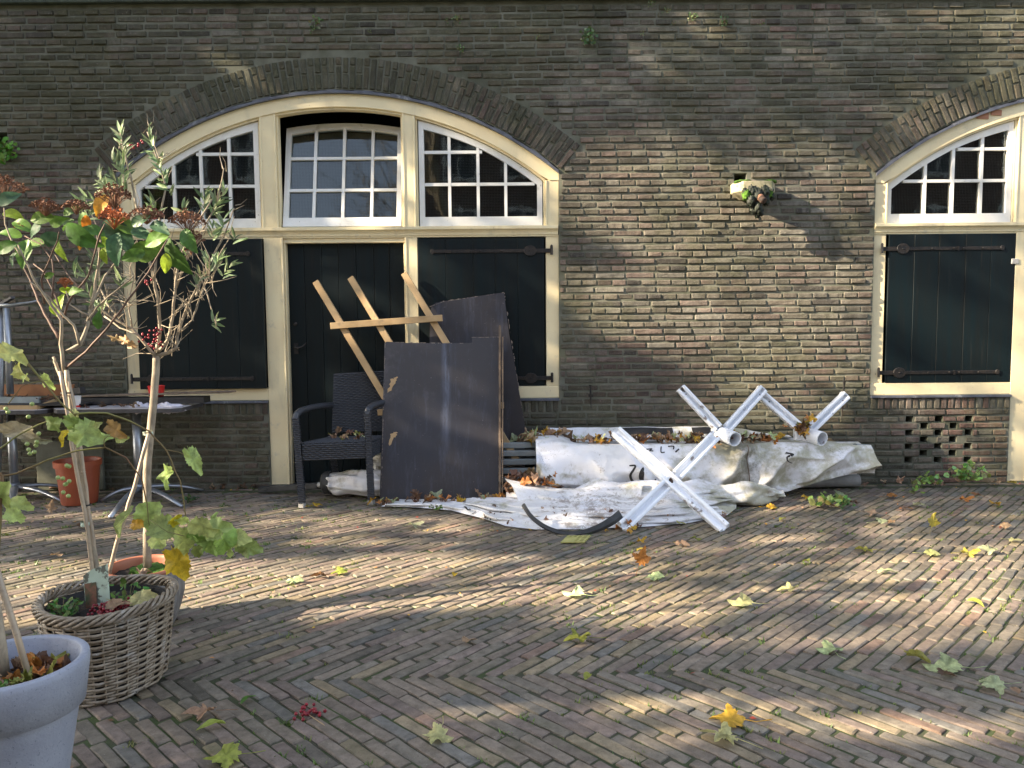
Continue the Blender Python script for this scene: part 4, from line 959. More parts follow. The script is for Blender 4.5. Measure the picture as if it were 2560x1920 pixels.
tag(lt.build('lettering', M['blackw'], low, fixn=False), kind='stuff')
def band(front, depth, z0, th, seed, rise=.0):        # one flattened fold of the cloth: rounded lip in front, sheet running back
    def S(u, v):
        t = u * (len(front) - 1); i = min(int(t), len(front) - 2); f = t - i; f2 = f * f * (3 - 2 * f); x = front[i][0] + (front[i + 1][0] - front[i][0]) * f; y = front[i][1] + (front[i + 1][1] - front[i][1]) * f2
        w_ = .5 + .5 * math.sin(u * 9 + seed) ; e = min(1, 6 * u, 6 * (1 - u)); th_ = th * (.45 + .75 * abs(noise.noise(Vector((x * 2.5, seed, 1)))) * 1.6) * (.3 + .7 * e); y += .03 * noise.noise(Vector((x * 3, seed, 4)))
        if v < .4:
            a = (v / .4) * math.pi; yy = y + th_ * .55 * (1 - math.sin(a)); z = z0 + th_ * .5 * (1 - math.cos(a))
        else:
            k = (v - .4) / .6; yy = y + th_ * .55 + k * depth; z = z0 + th_ + rise * k * e + .012 * noise.noise(Vector((x * 4, k * 3, seed))) * k - .004 * crease(Vector((x * 2, k * 2 + x, seed)), 6)
        return Vector((x, yy, max(z, .006)))
    q = MB(); q.grid(S, 90, 22); return q.build('fold', M['tarp'], low, smooth=True, fixn=False)
band([(-.95, 5.62), (-.6, 5.58), (-.3, 5.42), (-.1, 5.16), (.2, 5.03), (.6, 5.04)], .16, .022, .030, 1)
band([(-.35, 5.52), (-.1, 5.30), (.2, 5.14), (.6, 5.12), (1.1, 5.16), (1.45, 5.34)], .18, .045, .034, 2, .01)
band([(-.2, 5.48), (.15, 5.27), (.5, 5.24), (.9, 5.22), (1.35, 5.34), (1.6, 5.52)], .18, .062, .036, 3, .02)
band([(-.05, 5.56), (.3, 5.40), (.7, 5.34), (1.1, 5.34), (1.55, 5.50)], .2, .085, .038, 4, .03)
band([(.45, 5.5), (.8, 5.46), (1.2, 5.44), (1.6, 5.58)], .2, .11, .04, 5, .04)
band([(.75, 5.02), (1.0, 5.05), (1.3, 5.16), (1.52, 5.36)], .14, .018, .028, 6)
def tipS(u, v):                    # the raised corner flap beside the boards
    a = Vector((-.06, 5.70, .20)).lerp(Vector((.95, 5.55, .20)), u); b = Vector((.06, 5.42, .03)).lerp(Vector((.9, 5.40, .06)), u); p = a.lerp(b, v)
    p.z += .05 * math.sin(math.pi * v) * (1 - u * .4) - .07 * math.sin(math.pi * u) * (1 - v) + .012 * noise.noise(Vector((u * 5, v * 3, 6))); p.y -= .04 * math.sin(math.pi * v); return p
q = MB(); q.grid(tipS, 60, 24); q.build('folded_corner', M['tarp'], low, smooth=True, fixn=False)
o = roll('cloth_roll', [(.9, 5.62, .06), (1.3, 5.60, .07), (1.8, 5.66, .08), (2.05, 5.75, .05)], [.05, .075, .10, .03], 'stained grey-green rolled cloth end lying in front of the long awning', 'cloth', folds=4, tw=2, amp=.03, seed=9)
q = MB(); q.tube([(2.3, 6.2, .05), (2.83, 6.22, .055)], .05, 16); q.cur = 0; tag(q.build('awning_pole', M['cap'], None), 'short beige tube under the right end of the awning', 'tube')
# ------------------------------------------------------------------ white steel cross stands
def uarm(par, a, b, nrm, w_=.085, h_=.045, t=.006, name='arm'):
    a, b, nrm = Vector(a), Vector(b), Vector(nrm).normalized(); d = (b - a).normalized(); nrm = (nrm - d * nrm.dot(d)).normalized(); s_ = d.cross(nrm); q = MB()
    prof = [(-w_ / 2, 0), (-w_ / 2, h_), (-w_ / 2 + .012, h_ + .004), (-w_ / 2 + .024, h_), (-w_ / 2 + .028, h_ * .35), (0, h_ * .22), (w_ / 2 - .028, h_ * .35), (w_ / 2 - .024, h_), (w_ / 2 - .012, h_ + .004), (w_ / 2, h_), (w_ / 2, 0)]
    m_ = len(prof); vs = [p + s_ * x + nrm * y for p in (a, b) for x, y in prof]
    q.add(vs, [tuple(range(m_)), tuple(range(2 * m_ - 1, m_ - 1, -1))] + [(i, (i + 1) % m_, (i + 1) % m_ + m_, i + m_) for i in range(m_)]); return q.build(name, M['wmetal'], par, bevel=.0015)
xs1 = empty('steel_cross', (1.0, 5.1, 0), 'white steel cross leaning on the cloth pile, standing on the paving in front', 'parasol stand', 'white steel cross stands')
A = lambda px, py, Y: P(px, py, Y)
NF = (0.05, -1, .45)
uarm(xs1, A(1541, 1083, 5.62), A(1812, 1326, 4.93), NF); 
pa, pb, pc = A(1552, 1322, 4.96), A(1682, 1198, 5.3), A(1785, 1092, 5.58)
uarm(xs1, pa, pb + (pb - pc) * .0 + (pa - pc).normalized() * .03, NF); uarm(xs1, pb - (pa - pc).normalized() * .03, pc, NF)
q = MB(); c_ = A(1678, 1203, 5.26); q.tube([c_, c_ + Vector((0, -.02, .01))], .02, 8); q.build('centre_bolt', M['rusty'], xs1)
def crossB(label, hub, arms, pipe, grp='white steel cross stands'):
    t = empty('steel_cross', hub, label, 'parasol stand', grp)
    for a, nr in arms:
        d = (Vector(a) - Vector(hub)).normalized(); uarm(t, Vector(hub) + d * .05, a, nr, .075, .05); q = MB(); q.tube([Vector(a) + d * .0 + Vector(nr) * .0, Vector(a) + d * .006], .046, 14, flat=.9); q.build('end_plate', M['wmetal'], t)
        q = MB(); s = Vector(a) - d * .05 + Vector((0, -.055, .0)); q.tube([s, s + Vector((0, -.004, 0))], .005, 8); q.build('screw_hole', M['dark'], t)
    q = MB(); q.tube([Vector(hub) + Vector((-.02, .05, .0)), Vector(pipe)], .055, 20, cap=False); q.tube([Vector(pipe) , Vector(hub) + Vector((-.02, .05, .0))], .048, 20, cap=False); 
    dp = (Vector(pipe) - Vector(hub)).normalized(); q.build('socket_tube', M['wmetal'], t, smooth=True, fixn=False)
    q = MB(); q.tube([Vector(hub) + dp * .05, Vector(hub) + dp * .051], .047, 20); q.build('socket_inside', M['dark'], t)
    q = MB(); n = 20
    pr = Vector(pipe); s1 = dp.orthogonal().normalized(); s2 = dp.cross(s1); vs = [pr + (s1 * math.cos(2 * math.pi * k / n) + s2 * math.sin(2 * math.pi * k / n)) * r for r in (.048, .055) for k in range(n)]
    q.add(vs, [(k, (k + 1) % n, (k + 1) % n + n, k + n) for k in range(n)]); q.build('socket_rim', M['wmetal'], t, fixn=False)
    q = MB(); h = Vector(hub); q.box(h.x - .075, h.x + .075, h.y - .01, h.y + .05, h.z - .055, h.z + .045); q.build('hub_plate', M['wmetal'], t, bevel=.006)
    lump('rust_patch', M['rusty'], t, (h.x - .02, h.y - .012, h.z + .02), .03, 16, int(h.x * 10), (1, .12, .8), .8)
    for sx in (-.05, .05):
        q = MB(); q.tube([(h.x + sx, h.y - .009, h.z + .03), (h.x + sx, h.y - .017, h.z + .03)], .009, 6); q.build('bolt', M['alu'], t)
    return t
h1 = A(1805, 1083, 5.92); crossB('white steel cross stand on the awning with open tube, touching the wall below the spout', h1, [(A(1700, 972, 6.02), (0, -1, .2)), (A(1903, 975, 6.12), (0, -1, .2))], A(1838, 1098, 5.76))
h2 = A(2012, 1084, 6.02); crossB('right-hand white steel cross stand half buried in leaves near the iron catch', h2, [(A(1905, 992, 6.14), (0, -1, .2)), (A(2110, 990, 6.16), (0, -1, .2))], A(2056, 1097, 5.86))
# curved black rim
rim = MB(); pts = []
for k in range(41):
    t = k / 40 * 8.999; i = int(t); f = t - i; f = f
    A_ = ((1308, 1262, 5.0), (1325, 1288, 4.96), (1345, 1306, 4.92), (1370, 1321, 4.89), (1400, 1331, 4.875), (1430, 1334, 4.87), (1465, 1330, 4.875), (1500, 1318, 4.90), (1530, 1302, 4.94), (1552, 1285, 4.98))
    p_ = [A_[max(0, i - 1)], A_[i], A_[i + 1], A_[min(9, i + 2)]]
    c3 = [.5 * (2 * p_[1][j] + (p_[2][j] - p_[0][j]) * f + (2 * p_[0][j] - 5 * p_[1][j] + 4 * p_[2][j] - p_[3][j]) * f * f + (3 * p_[1][j] - p_[0][j] - 3 * p_[2][j] + p_[3][j]) * f ** 3) for j in range(3)]
    pts.append(P(*c3))
vs = []
for i, p in enumerate(pts):
    tt = (pts[min(i + 1, 40)] - pts[max(0, i - 1)]).normalized(); n_ = Vector((-tt.z, 0, tt.x)).normalized(); wv = .017 + .022 * smooth(.5, 1, i / 40)
    for (a, b) in ((-1, -.5), (0, -1), (1, -.5), (1, .5), (0, 1), (-1, .5)): vs.append(p + n_ * wv * a * .7 + Vector((0, 1, .3)).normalized() * b * .016)
rim.add(vs, [(i * 6 + k, i * 6 + (k + 1) % 6, (i + 1) * 6 + (k + 1) % 6, (i + 1) * 6 + k) for i in range(40) for k in range(6)])
tag(rim.build('curved_strip', M['rubber'], None, smooth=False), 'curved black rubber strip resting on the crumpled cloth', 'strip')
yt = empty('yellow_grate', G(1440, 1347), 'flat yellow plastic grate lying on the paving below the black strip', 'grate')
gc = G(1440, 1347, .012); q = MB(); gs = .68
for i in range(5): q.box(gc.x - .105 + i * .047, gc.x - .09 + i * .047, gc.y - .11, gc.y + .11, .006, .014); q.box(gc.x - .11, gc.x + .11, gc.y - .105 + i * .047, gc.y - .09 + i * .047, .0065, .0145)
q.box(gc.x - .09, gc.x + .0, gc.y - .1, gc.y + .03, .008, .0135); q.v = [(gc.x + (v[0] - gc.x) * gs + (v[1] - gc.y) * .25, gc.y + (v[1] - gc.y) * gs, v[2]) for v in q.v]; q.build('grate_plate', M['yellow'], yt)

# ------------------------------------------------------------------ cafe tables and what is on them
def table(cx, cy, x0, x1, y0, y1, z, label, feet):
    t = empty('cafe_table', (cx, cy, 0), label, 'table', 'cafe tables by the wall')
    c = .06; pts = [(x0 + c, y0), (x1 - c, y0), (x1, y0 + c), (x1, y1 - c), (x1 - c, y1), (x0 + c, y1), (x0, y1 - c), (x0, y0 + c)]
    q = MB(); n = 8
    q.add([(x, y, zz) for zz in (z - .004, z) for x, y in pts], [tuple(range(8, 16)), tuple(range(7, -1, -1))] + [(i, (i + 1) % n, (i + 1) % n + n, i + n) for i in range(n)]); q.build('tabletop', M['tabletop'], t, bevel=.001)
    q = MB(); q.add([(x, y, zz) for zz in (z - .034, z - .0045) for x, y in pts], [tuple(range(8, 16)), tuple(range(7, -1, -1))] + [(i, (i + 1) % n, (i + 1) % n + n, i + n) for i in range(n)]); q.build('top_edge', M['tableedge'], t, bevel=.002)
    q = MB(); q.tube([(cx, cy, .05), (cx, cy, z - .035)], .033, 16, flat=1); q.build('column', M['alu'], t, smooth=True)
    for fx_, fy_ in feet:
        q = MB(); e = Vector((fx_, fy_, .012)); b = Vector((cx, cy, .085)); d = e - b; pts2 = [b + d * k + Vector((0, 0, .03 * math.sin(math.pi * k))) for k in (0, .2, .4, .6, .8, 1)]
        q.tube(pts2, [.034, .030, .026, .023, .02, .017], 8, flat=.6); q.build('leg', M['alu'], t, smooth=True)
    q = MB(); q.tube([(cx, cy, .045), (cx, cy, .12)], [.05, .036], 16); q.build('hub', M['alu'], t, smooth=True)
    return t
ft = lambda c, *pp: [(G(*p).x, G(*p).y) for p in pp]
table(-2.96, 6.02, -3.50, -2.52, 5.78, 6.30, .742, 'grey-topped cafe table with aluminium pedestal left of the door, rubbish on top', ft(0, (455, 1270), (276, 1298), (252, 1256)) + [(-2.55, 6.25)])
table(-4.0, 6.1, -4.7, -3.56, 5.80, 6.30, .735, 'dark cafe table with aluminium foot at the left edge, frames piled on top', ft(0, (160, 1258), (30, 1290)) + [(-4.3, 6.2), (-3.6, 6.3)])
def plank(a, b, w_, th, mat, label, name='plank', up=(0, 0, 1)):
    q = MB(); q.bar(a, b, w_, th, up=up); return tag(q.build(name, mat, None, bevel=.002), label, 'plank')
plank(P(205, 990, 6.12), P(583, 979, 6.02), .12, .012, M['oldw'], 'long thin weathered plank lying across the tables, reaching toward the door')
plank(P(160, 1003, 6.1), P(518, 998, 6.06), .12, .05, M['blackw'], 'thick black beam under the long thin plank on the tables')
tr = empty('shallow_frame', (-4.0, 6.05, .78), 'shallow frame with orange varnished inside and black rim, on the left table', 'frame')
def pq(lst, Y): return [P(x, y, Y) for x, y in lst]
q = MB(); a, b = P(-40, 975, 6.25), P(185, 975, 6.25); q.bar(a, b, .02, .09, up=(0, 0, 1)); q.build('back_board', M['redw'], tr)
q = MB(); q.box(-4.45, -3.30, 5.85, 6.26, .762, .774); q.build('bottom_board', M['blackw'], tr)
q = MB(); q.bar(P(-40, 1019, 5.85), P(95, 1019, 5.85), .02, .035); q.bar(P(95, 1019, 5.85), P(175, 987, 6.22), .02, .03); q.build('front_lip', M['raww'], tr)
q = MB(); q.bar(P(-40, 1000, 5.98), P(100, 1000, 5.98), .03, .05); q.build('cross_bar', M['grey'], tr)
q = MB(); q.bar(P(170, 980, 6.2), P(207, 975, 6.15), .05, .05); q.build('corner_block', M['blackw'], tr)
cup = empty('paper_cup', P(190, 1028, 5.86), 'white paper cup with red band on the grey table, behind the canes', 'cup')
c0 = P(192, 1031, 5.86); q = MB(); q.lathe([(.001, .0), (.026, 0), (.036, .09), (.033, .09), (.024, .004), (.001, .004)], (c0.x, c0.y, .744), 20); q.build('cup_wall', M['paper'], cup, smooth=False)
q = MB(); q.lathe([(.0272, .004), (.0295, .02), (.0290, .02), (.0268, .004)], (c0.x, c0.y, .7445), 20); q.build('band', M['red'], cup)
bk = empty('red_beaker', (-2.87, 6.1, .745), 'bright red plastic beaker standing among bags on the grey table', 'beaker')
q = MB(); q.lathe([(.001, 0), (.05, 0), (.062, .14), (.058, .14), (.047, .004), (.001, .004)], (-2.83, 6.1, .745), 24); q.build('beaker_wall', M['red'], bk, smooth=False)
q = MB(); q.lathe([(.0625, .138), (.066, .141), (.0625, .145), (.058, .1405)], (-2.83, 6.1, .745), 24); q.build('rim', M['red'], bk)
def bagm(name, c, r, sq, label, seed): 
    o = lump(name, M['bag'], None, c, r, 40, seed, sq, .7); return tag(o, label, 'plastic bag')
bagm('plastic_bag', P(350, 1020, 5.93), .048, (1.3, .9, .7), 'crumpled lilac-white plastic bag left of the thin trunk on the table', 3)
bagm('plastic_bag', P(414, 1022, 5.88), .062, (1.9, .9, .55), 'white and pink plastic bag drooping over the right end of the grey table', 5)
tag(lump('crumpled_paper', M['paper'], None, P(318, 1026, 5.86), .038, 24, 7, (1.6, 1, .4), .6), 'crumpled white paper near the front edge of the grey table', 'paper')
rp_ = empty('plastic_plant_pot', (-3.36, 5.86, 0), 'empty rust-red plastic plant pot standing between the two tables', 'plant pot')
c0 = (-3.36, 5.88, 0); q = MB(); q.lathe([(.001, .004), (.125, .004), (.128, .02), (.155, .30), (.150, .30), (.122, .03), (.001, .03)], c0, 40); q.build('pot_wall', M['redpot'], rp_, smooth=False)
q = MB(); q.lathe([(.1555, .29), (.166, .292), (.170, .335), (.163, .338), (.157, .332), (.151, .295)], c0, 40); q.build('rim', M['redpot'], rp_)
q = MB(); q.lathe([(.001, .25), (.146, .245)], c0, 30); q.build('potting_soil', M['soil2'], rp_, fixn=False)
# metal rack at the left edge
rk2 = empty('steel_rack', (-4.1, 6.0, 0), 'upright aluminium rack post with arm at the far left edge', 'rack')
q = MB(); q.tube([P(-12, 1240, 6.0), P(-2, 990, 6.0), P(4, 765, 6.0)], .032, 10); q.build('post', M['alu'], rk2, smooth=True)
q = MB(); q.tube([P(26, 985, 5.95), P(16, 770, 5.95)], .025, 10); q.build('post', M['alu'], rk2, smooth=True)
q = MB(); q.tube([P(-20, 764, 5.95), P(30, 763, 5.95), P(75, 757, 5.95), P(100, 751, 5.95)], [.028, .026, .018, .013], 10, flat=.6); q.build('arm', M['alu'], rk2, smooth=True)
q = MB(); q.bar(P(4, 760, 6.0), P(32, 743, 5.9), .03, .02); q.build('bracket', M['tableedge'], rk2)
q = MB(); sl = G(45, 1238); q.box(-3.95, -3.40, YW - .06, YW - .03, .01, .42); tag(q.build('grey_slab', M['mortar'], None, bevel=.004), 'grey board standing against the wall under the tables', 'board')

# ------------------------------------------------------------------ leaf shapes
def leaf_geo(outline, curl, rnd, fold=.15, droop=.25, n=1):
    """fan of triangles from a midrib point; outline in x (length) / y (width)"""
    vs = [(.45, 0, .0)]; 
    sd_ = rnd.uniform(0, 50)
    for x, y in outline: vs.append((x, y, fold * abs(y) - droop * (x - .45) ** 2 + curl * noise.noise(Vector((x * 2.6, y * 2.6, sd_)))))
    m_ = len(outline); return vs, [(0, 1 + i, 1 + (i + 1) % m_) for i in range(m_)]
def maple_outline(rr):
    o = []
    lobes = [(-2.35, .50), (-1.25, .80), (0, 1.0), (1.25, .80), (2.35, .50)]
    prev = None
    for i, (a, L_) in enumerate(lobes):
        L_ *= rr.uniform(.85, 1.1)
        if i: am = (a + lobes[i - 1][0]) / 2; o.append((am, .50))
        for da, k in ((-.42, .56), (-.33, .70), (-.22, .66), (-.13, .86), (0, 1), (.13, .86), (.22, .66), (.33, .70), (.42, .56)): o.append((a + da * 1.1, L_ * k))
    pts = [(.36 + .62 * r * math.cos(a), .62 * r * math.sin(a)) for a, r in o]
    return [(.12, -.03)] + pts + [(.12, .03)]
def vine_outline(rr):
    pts = []
    for k in range(36):
        a = -math.pi + .25 + (2 * math.pi - .5) * k / 35; r = .50 * (1 + .10 * math.cos(5 * a) + .10 * math.cos(3 * a)) * (1 + (.05 if k % 2 else -.05) + rr.uniform(-.07, .07)) * (1 + .16 * max(0, math.cos(a)))
        pts.append((.42 + r * math.cos(a), r * math.sin(a)))
    return pts
def ell_outline(wd, serr=0, n=18):
    up = []
    for k in range(n + 1):
        t = k / n; w_ = wd * math.sin(math.pi * t ** .8) ** .85 * (1 - .15 * t) + (serr if k % 2 else 0); up.append((t, w_ if 0 < k < n else 0))
    return up + [(x, -y) for x, y in up[-2:0:-1]]
rl = random.Random(21)
def leaf_meshes(name, kind, n):
    out = []
    for i in range(n):
        q = MB()
        if kind == 'maple': vs, fs = leaf_geo(maple_outline(rl), .26, rl, rl.uniform(-.05, .15), rl.uniform(-.2, .25))
        elif kind == 'vine': vs, fs = leaf_geo(vine_outline(rl), .38, rl, rl.uniform(.0, .3), rl.uniform(.1, .6))
        elif kind == 'broad': vs, fs = leaf_geo(ell_outline(.27, .012), .10, rl, rl.uniform(.1, .35), rl.uniform(.2, .7))
        else: vs, fs = leaf_geo(ell_outline(.105, 0, 10), .05, rl, .3, rl.uniform(.0, .5))
        q.add(vs, fs)
        if kind == 'maple': q.tube([(.14, 0, .01), (-.1, .01, .0), (-.42, rl.uniform(-.12, .12), rl.uniform(-.02, .08))], [.010, .008, .012], 4)
        if kind == 'vine': q.tube([(.1, 0, 0), (-.12, 0, -.02)], .012, 4)
        out.append(q.mesh(name, M['leaf'], True))
    return out
MAPLE = leaf_meshes('leaf', 'maple', 8); VINE = leaf_meshes('leaf', 'vine', 6); BROAD = leaf_meshes('leaf', 'broad', 6); SLIM = leaf_meshes('leaf', 'slim', 6)
def leaf_M(p, d, nrm, size, wide=1):
    d = Vector(d).normalized(); nrm = Vector(nrm); nrm = (nrm - d * nrm.dot(d))
    if nrm.length < 1e-4: nrm = d.orthogonal()
    nrm.normalize(); s_ = nrm.cross(d); m3 = Matrix((d, s_, nrm)).transposed().to_4x4(); m3.translation = Vector(p); return m3 @ Matrix.Diagonal((size, size * wide, size, 1))
def vary(c, rr, a=.2): v = rr.uniform(1 - a, 1 + a); return tuple(max(0, x * v * rr.uniform(.92, 1.08)) for x in c)
def rvec(rr, cam_=1.0): return Vector((rr.uniform(-1, 1), rr.uniform(-1, 1) - cam_, rr.uniform(-.6, 1.2)))
LC = dict(pale=(.58, .54, .24), palegreen=(.46, .50, .27), yellow=(.60, .48, .09), gold=(.58, .34, .04), orange=(.48, .20, .05), tan=(.38, .25, .15), brown=(.14, .075, .04), olive=(.26, .26, .05), green=(.10, .20, .035), yg=(.36, .38, .07), pink=(.30, .20, .16))

# ------------------------------------------------------------------ fallen leaves
fallen = [
 (893,1141,.17,20,'palegreen','pale green maple leaf on the paving between the chair and the black strip'), (632,1262,.13,10,'palegreen','small pale green leaf right of the barrel pot, beside a brown curled one'),
 (735,1240,.15,200,'yg','green-yellow maple leaf right of a brown curled leaf, below the chair'), (692,1250,.13,190,'brown','brown curled leaf between a pale and a green leaf, below the chair'), (983,1246,.07,80,'gold','tiny golden leaf alone on the paving below the dark board'),
 (1010,1395,.09,10,'tan','small crinkled tan leaf on the shaded bricks at mid picture'), (1243,1288,.16,150,'palegreen','large pale leaf with long stem, below the black strip'), (1250,1393,.17,195,'olive','olive leaf with brown edge just above the turn of the brick pattern'),
 (1371,1235,.15,100,'orange','upright orange-brown leaf below the foot of the steel cross'), (1413,1252,.14,20,'palegreen','pale green leaf touching the orange one below the steel cross'), (1383,1195,.07,30,'yellow','tiny yellow leaf under the brown curled ones near the steel cross'),
 (1470,1180,.14,0,'tan','tan curled leaf right of the small yellow one, below the steel cross'), (1385,1175,.11,40,'gold','curled ochre leaf just below the foot of the steel cross'), (1560,1122,.13,60,'pink','greyish curled leaf at the lower right end of the steel cross'),
 (1605,1310,.16,170,'pale','pale yellow leaf with stem among moss, below the stained cloth'), (1706,1280,.16,165,'pale','folded pale yellow leaf with long thin stem, right of centre'), (1740,1220,.09,30,'yg','small green leaf above the folded pale one'),
 (1870,1193,.14,150,'yg','yellow-green leaf with curved stem in the third sunny patch'), (1910,1240,.14,10,'palegreen','pale leaf with stem pointing at the camera, right of the folded one'), (2010,1203,.13,0,'pale','leftmost of a row of three pale leaves at the right'),
 (2092,1202,.14,0,'yellow','middle of a row of three pale leaves at the right'), (2138,1197,.14,160,'palegreen','rightmost of a row of three pale leaves at the right'), (2030,1160,.13,320,'yellow','yellow leaf standing on edge with its stem up'), (1905,1133,.14,0,'palegreen','pale green leaf below a greyish-pink one by the awning end'),
 (1880,1113,.14,170,'pink','greyish-pink leaf above a pale green one by the awning end'), (1985,1095,.14,200,'palegreen','light green leaf in front of the pierced brick vent'), (1815,1070,.17,190,'palegreen','pale double leaf near the right end of the awning'), (1925,1075,.13,10,'orange','orange-tan leaf near the wall, left of the vent'),
 (2085,1083,.14,0,'orange','orange-brown leaf below the weeds under the vent'), (2110,1075,.12,120,'brown','dark brown curled leaf below the weeds under the vent'), (2150,1093,.14,30,'gold','ochre leaf near the foot of the right post'), (2185,1047,.12,90,'yellow','yellow leaf at the foot of the right post'),
 (2150,1047,.12,10,'tan','tan leaf beside the yellow one at the foot of the right post'), (2170,1143,.10,0,'tan','small tan leaf on dark bricks at the right edge'), (2192,1172,.12,0,'pale','pale leaf half way down the right edge'), (2105,1308,.10,300,'yg','narrow yellow-green leaflet at the right'),
 (1795,1410,.15,90,'palegreen','pale star-shaped leaf with three points in the shade'), (1980,1430,.16,280,'olive','olive-yellow leaf touching the big pale green one'), (2045,1448,.19,170,'palegreen','largest pale green leaf with long stem at the right'), (2042,1466,.10,330,'brown','small brown leaf under the largest pale green leaf'),
 (2145,1490,.16,190,'palegreen','pale green leaf low at the right edge'), (2192,1500,.07,80,'tan','tiny tan leaf right of the lowest pale green leaf'), (1575,1565,.18,160,'gold','golden-orange maple leaf overlapping a pale one'), (1560,1605,.17,150,'pale','pale yellow leaf under the golden-orange one, stem pointing right'),
 (945,1600,.14,260,'pale','pale yellow five-pointed leaf in the lowest sunny strip'), (440,1550,.15,190,'tan','folded tan leaf with stem right of the basket'), (460,1577,.11,210,'yg','narrow yellow-green leaf under the folded tan one'), (535,1520,.08,60,'green','small green leaflet right of the basket'),
 (490,1651,.15,200,'yg','yellow-green leaf cut by the bottom edge'), (1742,1078,.12,90,'gold','yellow leaf with brown edges beside the green weed'), (1625,1083,.15,120,'orange','orange-brown leaf under the stained cloth end'), (1665,1100,.13,20,'gold','ochre leaf right of the orange one under the stained cloth end'),
 (118,1120,.12,80,'tan','tan leaf standing up near the left table'), (180,1143,.15,0,'brown','dark curled leaf in front of the red plastic pot'), (120,1208,.10,0,'tan','thin tan leaf left of the canes'), (685,1096,.12,30,'gold','ochre leaf beside the front foot of the chair'),
 (1270,1472,.07,60,'yg','tiny green leaflet below the turn of the brick pattern'), (1690,1126,.09,40,'yg','small narrow yellow-green leaf right of the cloth'), (1960,1102,.10,300,'brown','dark red-brown leaf left of the light green one'), (1845,1090,.12,140,'brown','brown leaf between green weeds near the awning end'),
 (1830,1125,.08,10,'tan','tiny tan leaf below the brown one near the awning end'), (1925,1135,.09,100,'tan','small crumpled beige leaf right of the pale green one'), (1500,1170,.09,350,'olive','small brownish leaf near the right foot of the steel cross'), (1470,1137,.10,0,'pale','little yellow leaf just under the steel cross'),
 (950,1410,.05,0,'pale','') , (1790,1262,.05,0,'gold','')]
for i, (dx_, dy_, sz, rot, cn, lb) in enumerate(fallen):
    if not lb: continue
    p = G(dx_ * 1.1573, dy_ * 1.1573, 0.0); p.z = GW(p.x, p.y) + .012; a = R_(rot); d = Vector((math.cos(a), math.sin(a), rl.uniform(-.06, .12)))
    nr = Vector((rl.uniform(-.2, .2), rl.uniform(-.25, .08), 1)); wd = rl.uniform(.8, 1)
    if 'curled' in lb or 'folded' in lb: wd = .6
    if 'narrow' in lb or 'leaflet' in lb: me = rl.choice(BROAD)
    elif 'tiny' in lb: me = rl.choice(BROAD)
    else: me = MAPLE[i % 8]
    if 'standing' in lb or 'upright' in lb: nr = Vector((.3, -1, .5)); d = Vector((.3, 0, 1)); p.z += .02
    sz *= .88
    o = placed('fallen_leaf', me, None, leaf_M(p - Vector((math.cos(a), math.sin(a), 0)) * sz * .45 + Vector((0, 0, .008)), d, nr, sz, wd), vary(LC[cn], rl, .1)); tag(o, lb, 'leaf', 'fallen leaves on the paving')
def litter(label, pts_fn, n, size=(.05, .13), cols=('brown', 'brown', 'tan', 'orange', 'brown', 'gold', 'palegreen'), seed=0, up=1.0):
    rr = random.Random(seed); q = MB()
    for i in range(n):
        p = pts_fn(rr)
        if p is None: continue
        vs, fs = leaf_geo(maple_outline(rr), .5, rr, rr.uniform(-.4, .5), rr.uniform(-1, 1)); a = rr.uniform(0, 6.28)
        Mx = leaf_M(p, (math.cos(a), math.sin(a), rr.uniform(-.4, .6)), (rr.uniform(-.8, .8), rr.uniform(-1.2, .4), up), rr.uniform(*size), rr.uniform(.5, 1)); q.add([tuple(Mx @ Vector(v)) for v in vs], fs, vary(LC[rr.choice(cols)], rr, .3))
    o = q.build('leaf_litter', M['dry'], None, tint=True, fixn=False); tag(o, label, None, None, 'stuff'); return o
litter('dry leaves caught under the dark board', lambda rr: Vector((rr.uniform(-1.05, -.05), 5.70 + rr.gauss(0, .035), .03 + rr.uniform(0, .03))), 46, seed=1)
litter('heap of brown leaves between board and awning', lambda rr: Vector((rr.uniform(-.02, .32), rr.uniform(5.62, 5.85), rr.uniform(.03, .22))), 110, (.06, .15), ('brown', 'brown', 'orange', 'tan', 'brown'), 2)
litter('leaves lying on top of the folded awning', lambda rr: Vector((rr.uniform(.5, 2.1), 6.06 + rr.gauss(0, .06), .425 + rr.uniform(0, .03))), 150, (.05, .12), seed=3)
litter('leaves against the wall above the tubes', lambda rr: Vector((rr.uniform(.05, .42), rr.uniform(6.05, 6.25), rr.uniform(.43, .47))), 40, (.07, .16), ('brown', 'tan', 'tan', 'palegreen', 'gold'), 4)
litter('leaves caught in the second steel cross', lambda rr: Vector((h2.x - .03 + rr.gauss(0, .05), h2.y - .05 + rr.gauss(0, .02), h2.z + .03 + abs(rr.gauss(0, .05)))), 26, (.05, .13), ('brown', 'orange', 'gold', 'olive'), 5)
litter('leaves caught in the first steel cross', lambda rr: Vector((h1.x + rr.gauss(0, .06), h1.y - .05, h1.z - .05 + rr.uniform(-.02, .04))), 14, (.05, .10), seed=6)
litter('dark leaf crumbs in the folds of the crumpled cloth', lambda rr: (lambda s_: s_ + Vector((0, -.01, .015)))(lowS(rr.uniform(.3, .9), rr.uniform(.05, .8))), 70, (.025, .07), ('brown', 'brown', 'tan'), 7)
litter('leaves on the seat of the wicker chair', lambda rr: Vector((-1.30 + rr.gauss(0, .10), 5.98 + rr.gauss(0, .06), .50)), 16, (.05, .11), ('tan', 'palegreen', 'brown', 'olive'), 8)
litter('leaves on the grey table', lambda rr: Vector((-3.1 + rr.gauss(0, .12), 5.9 + rr.gauss(0, .04), .76)), 12, (.04, .09), ('brown', 'tan'), 9)
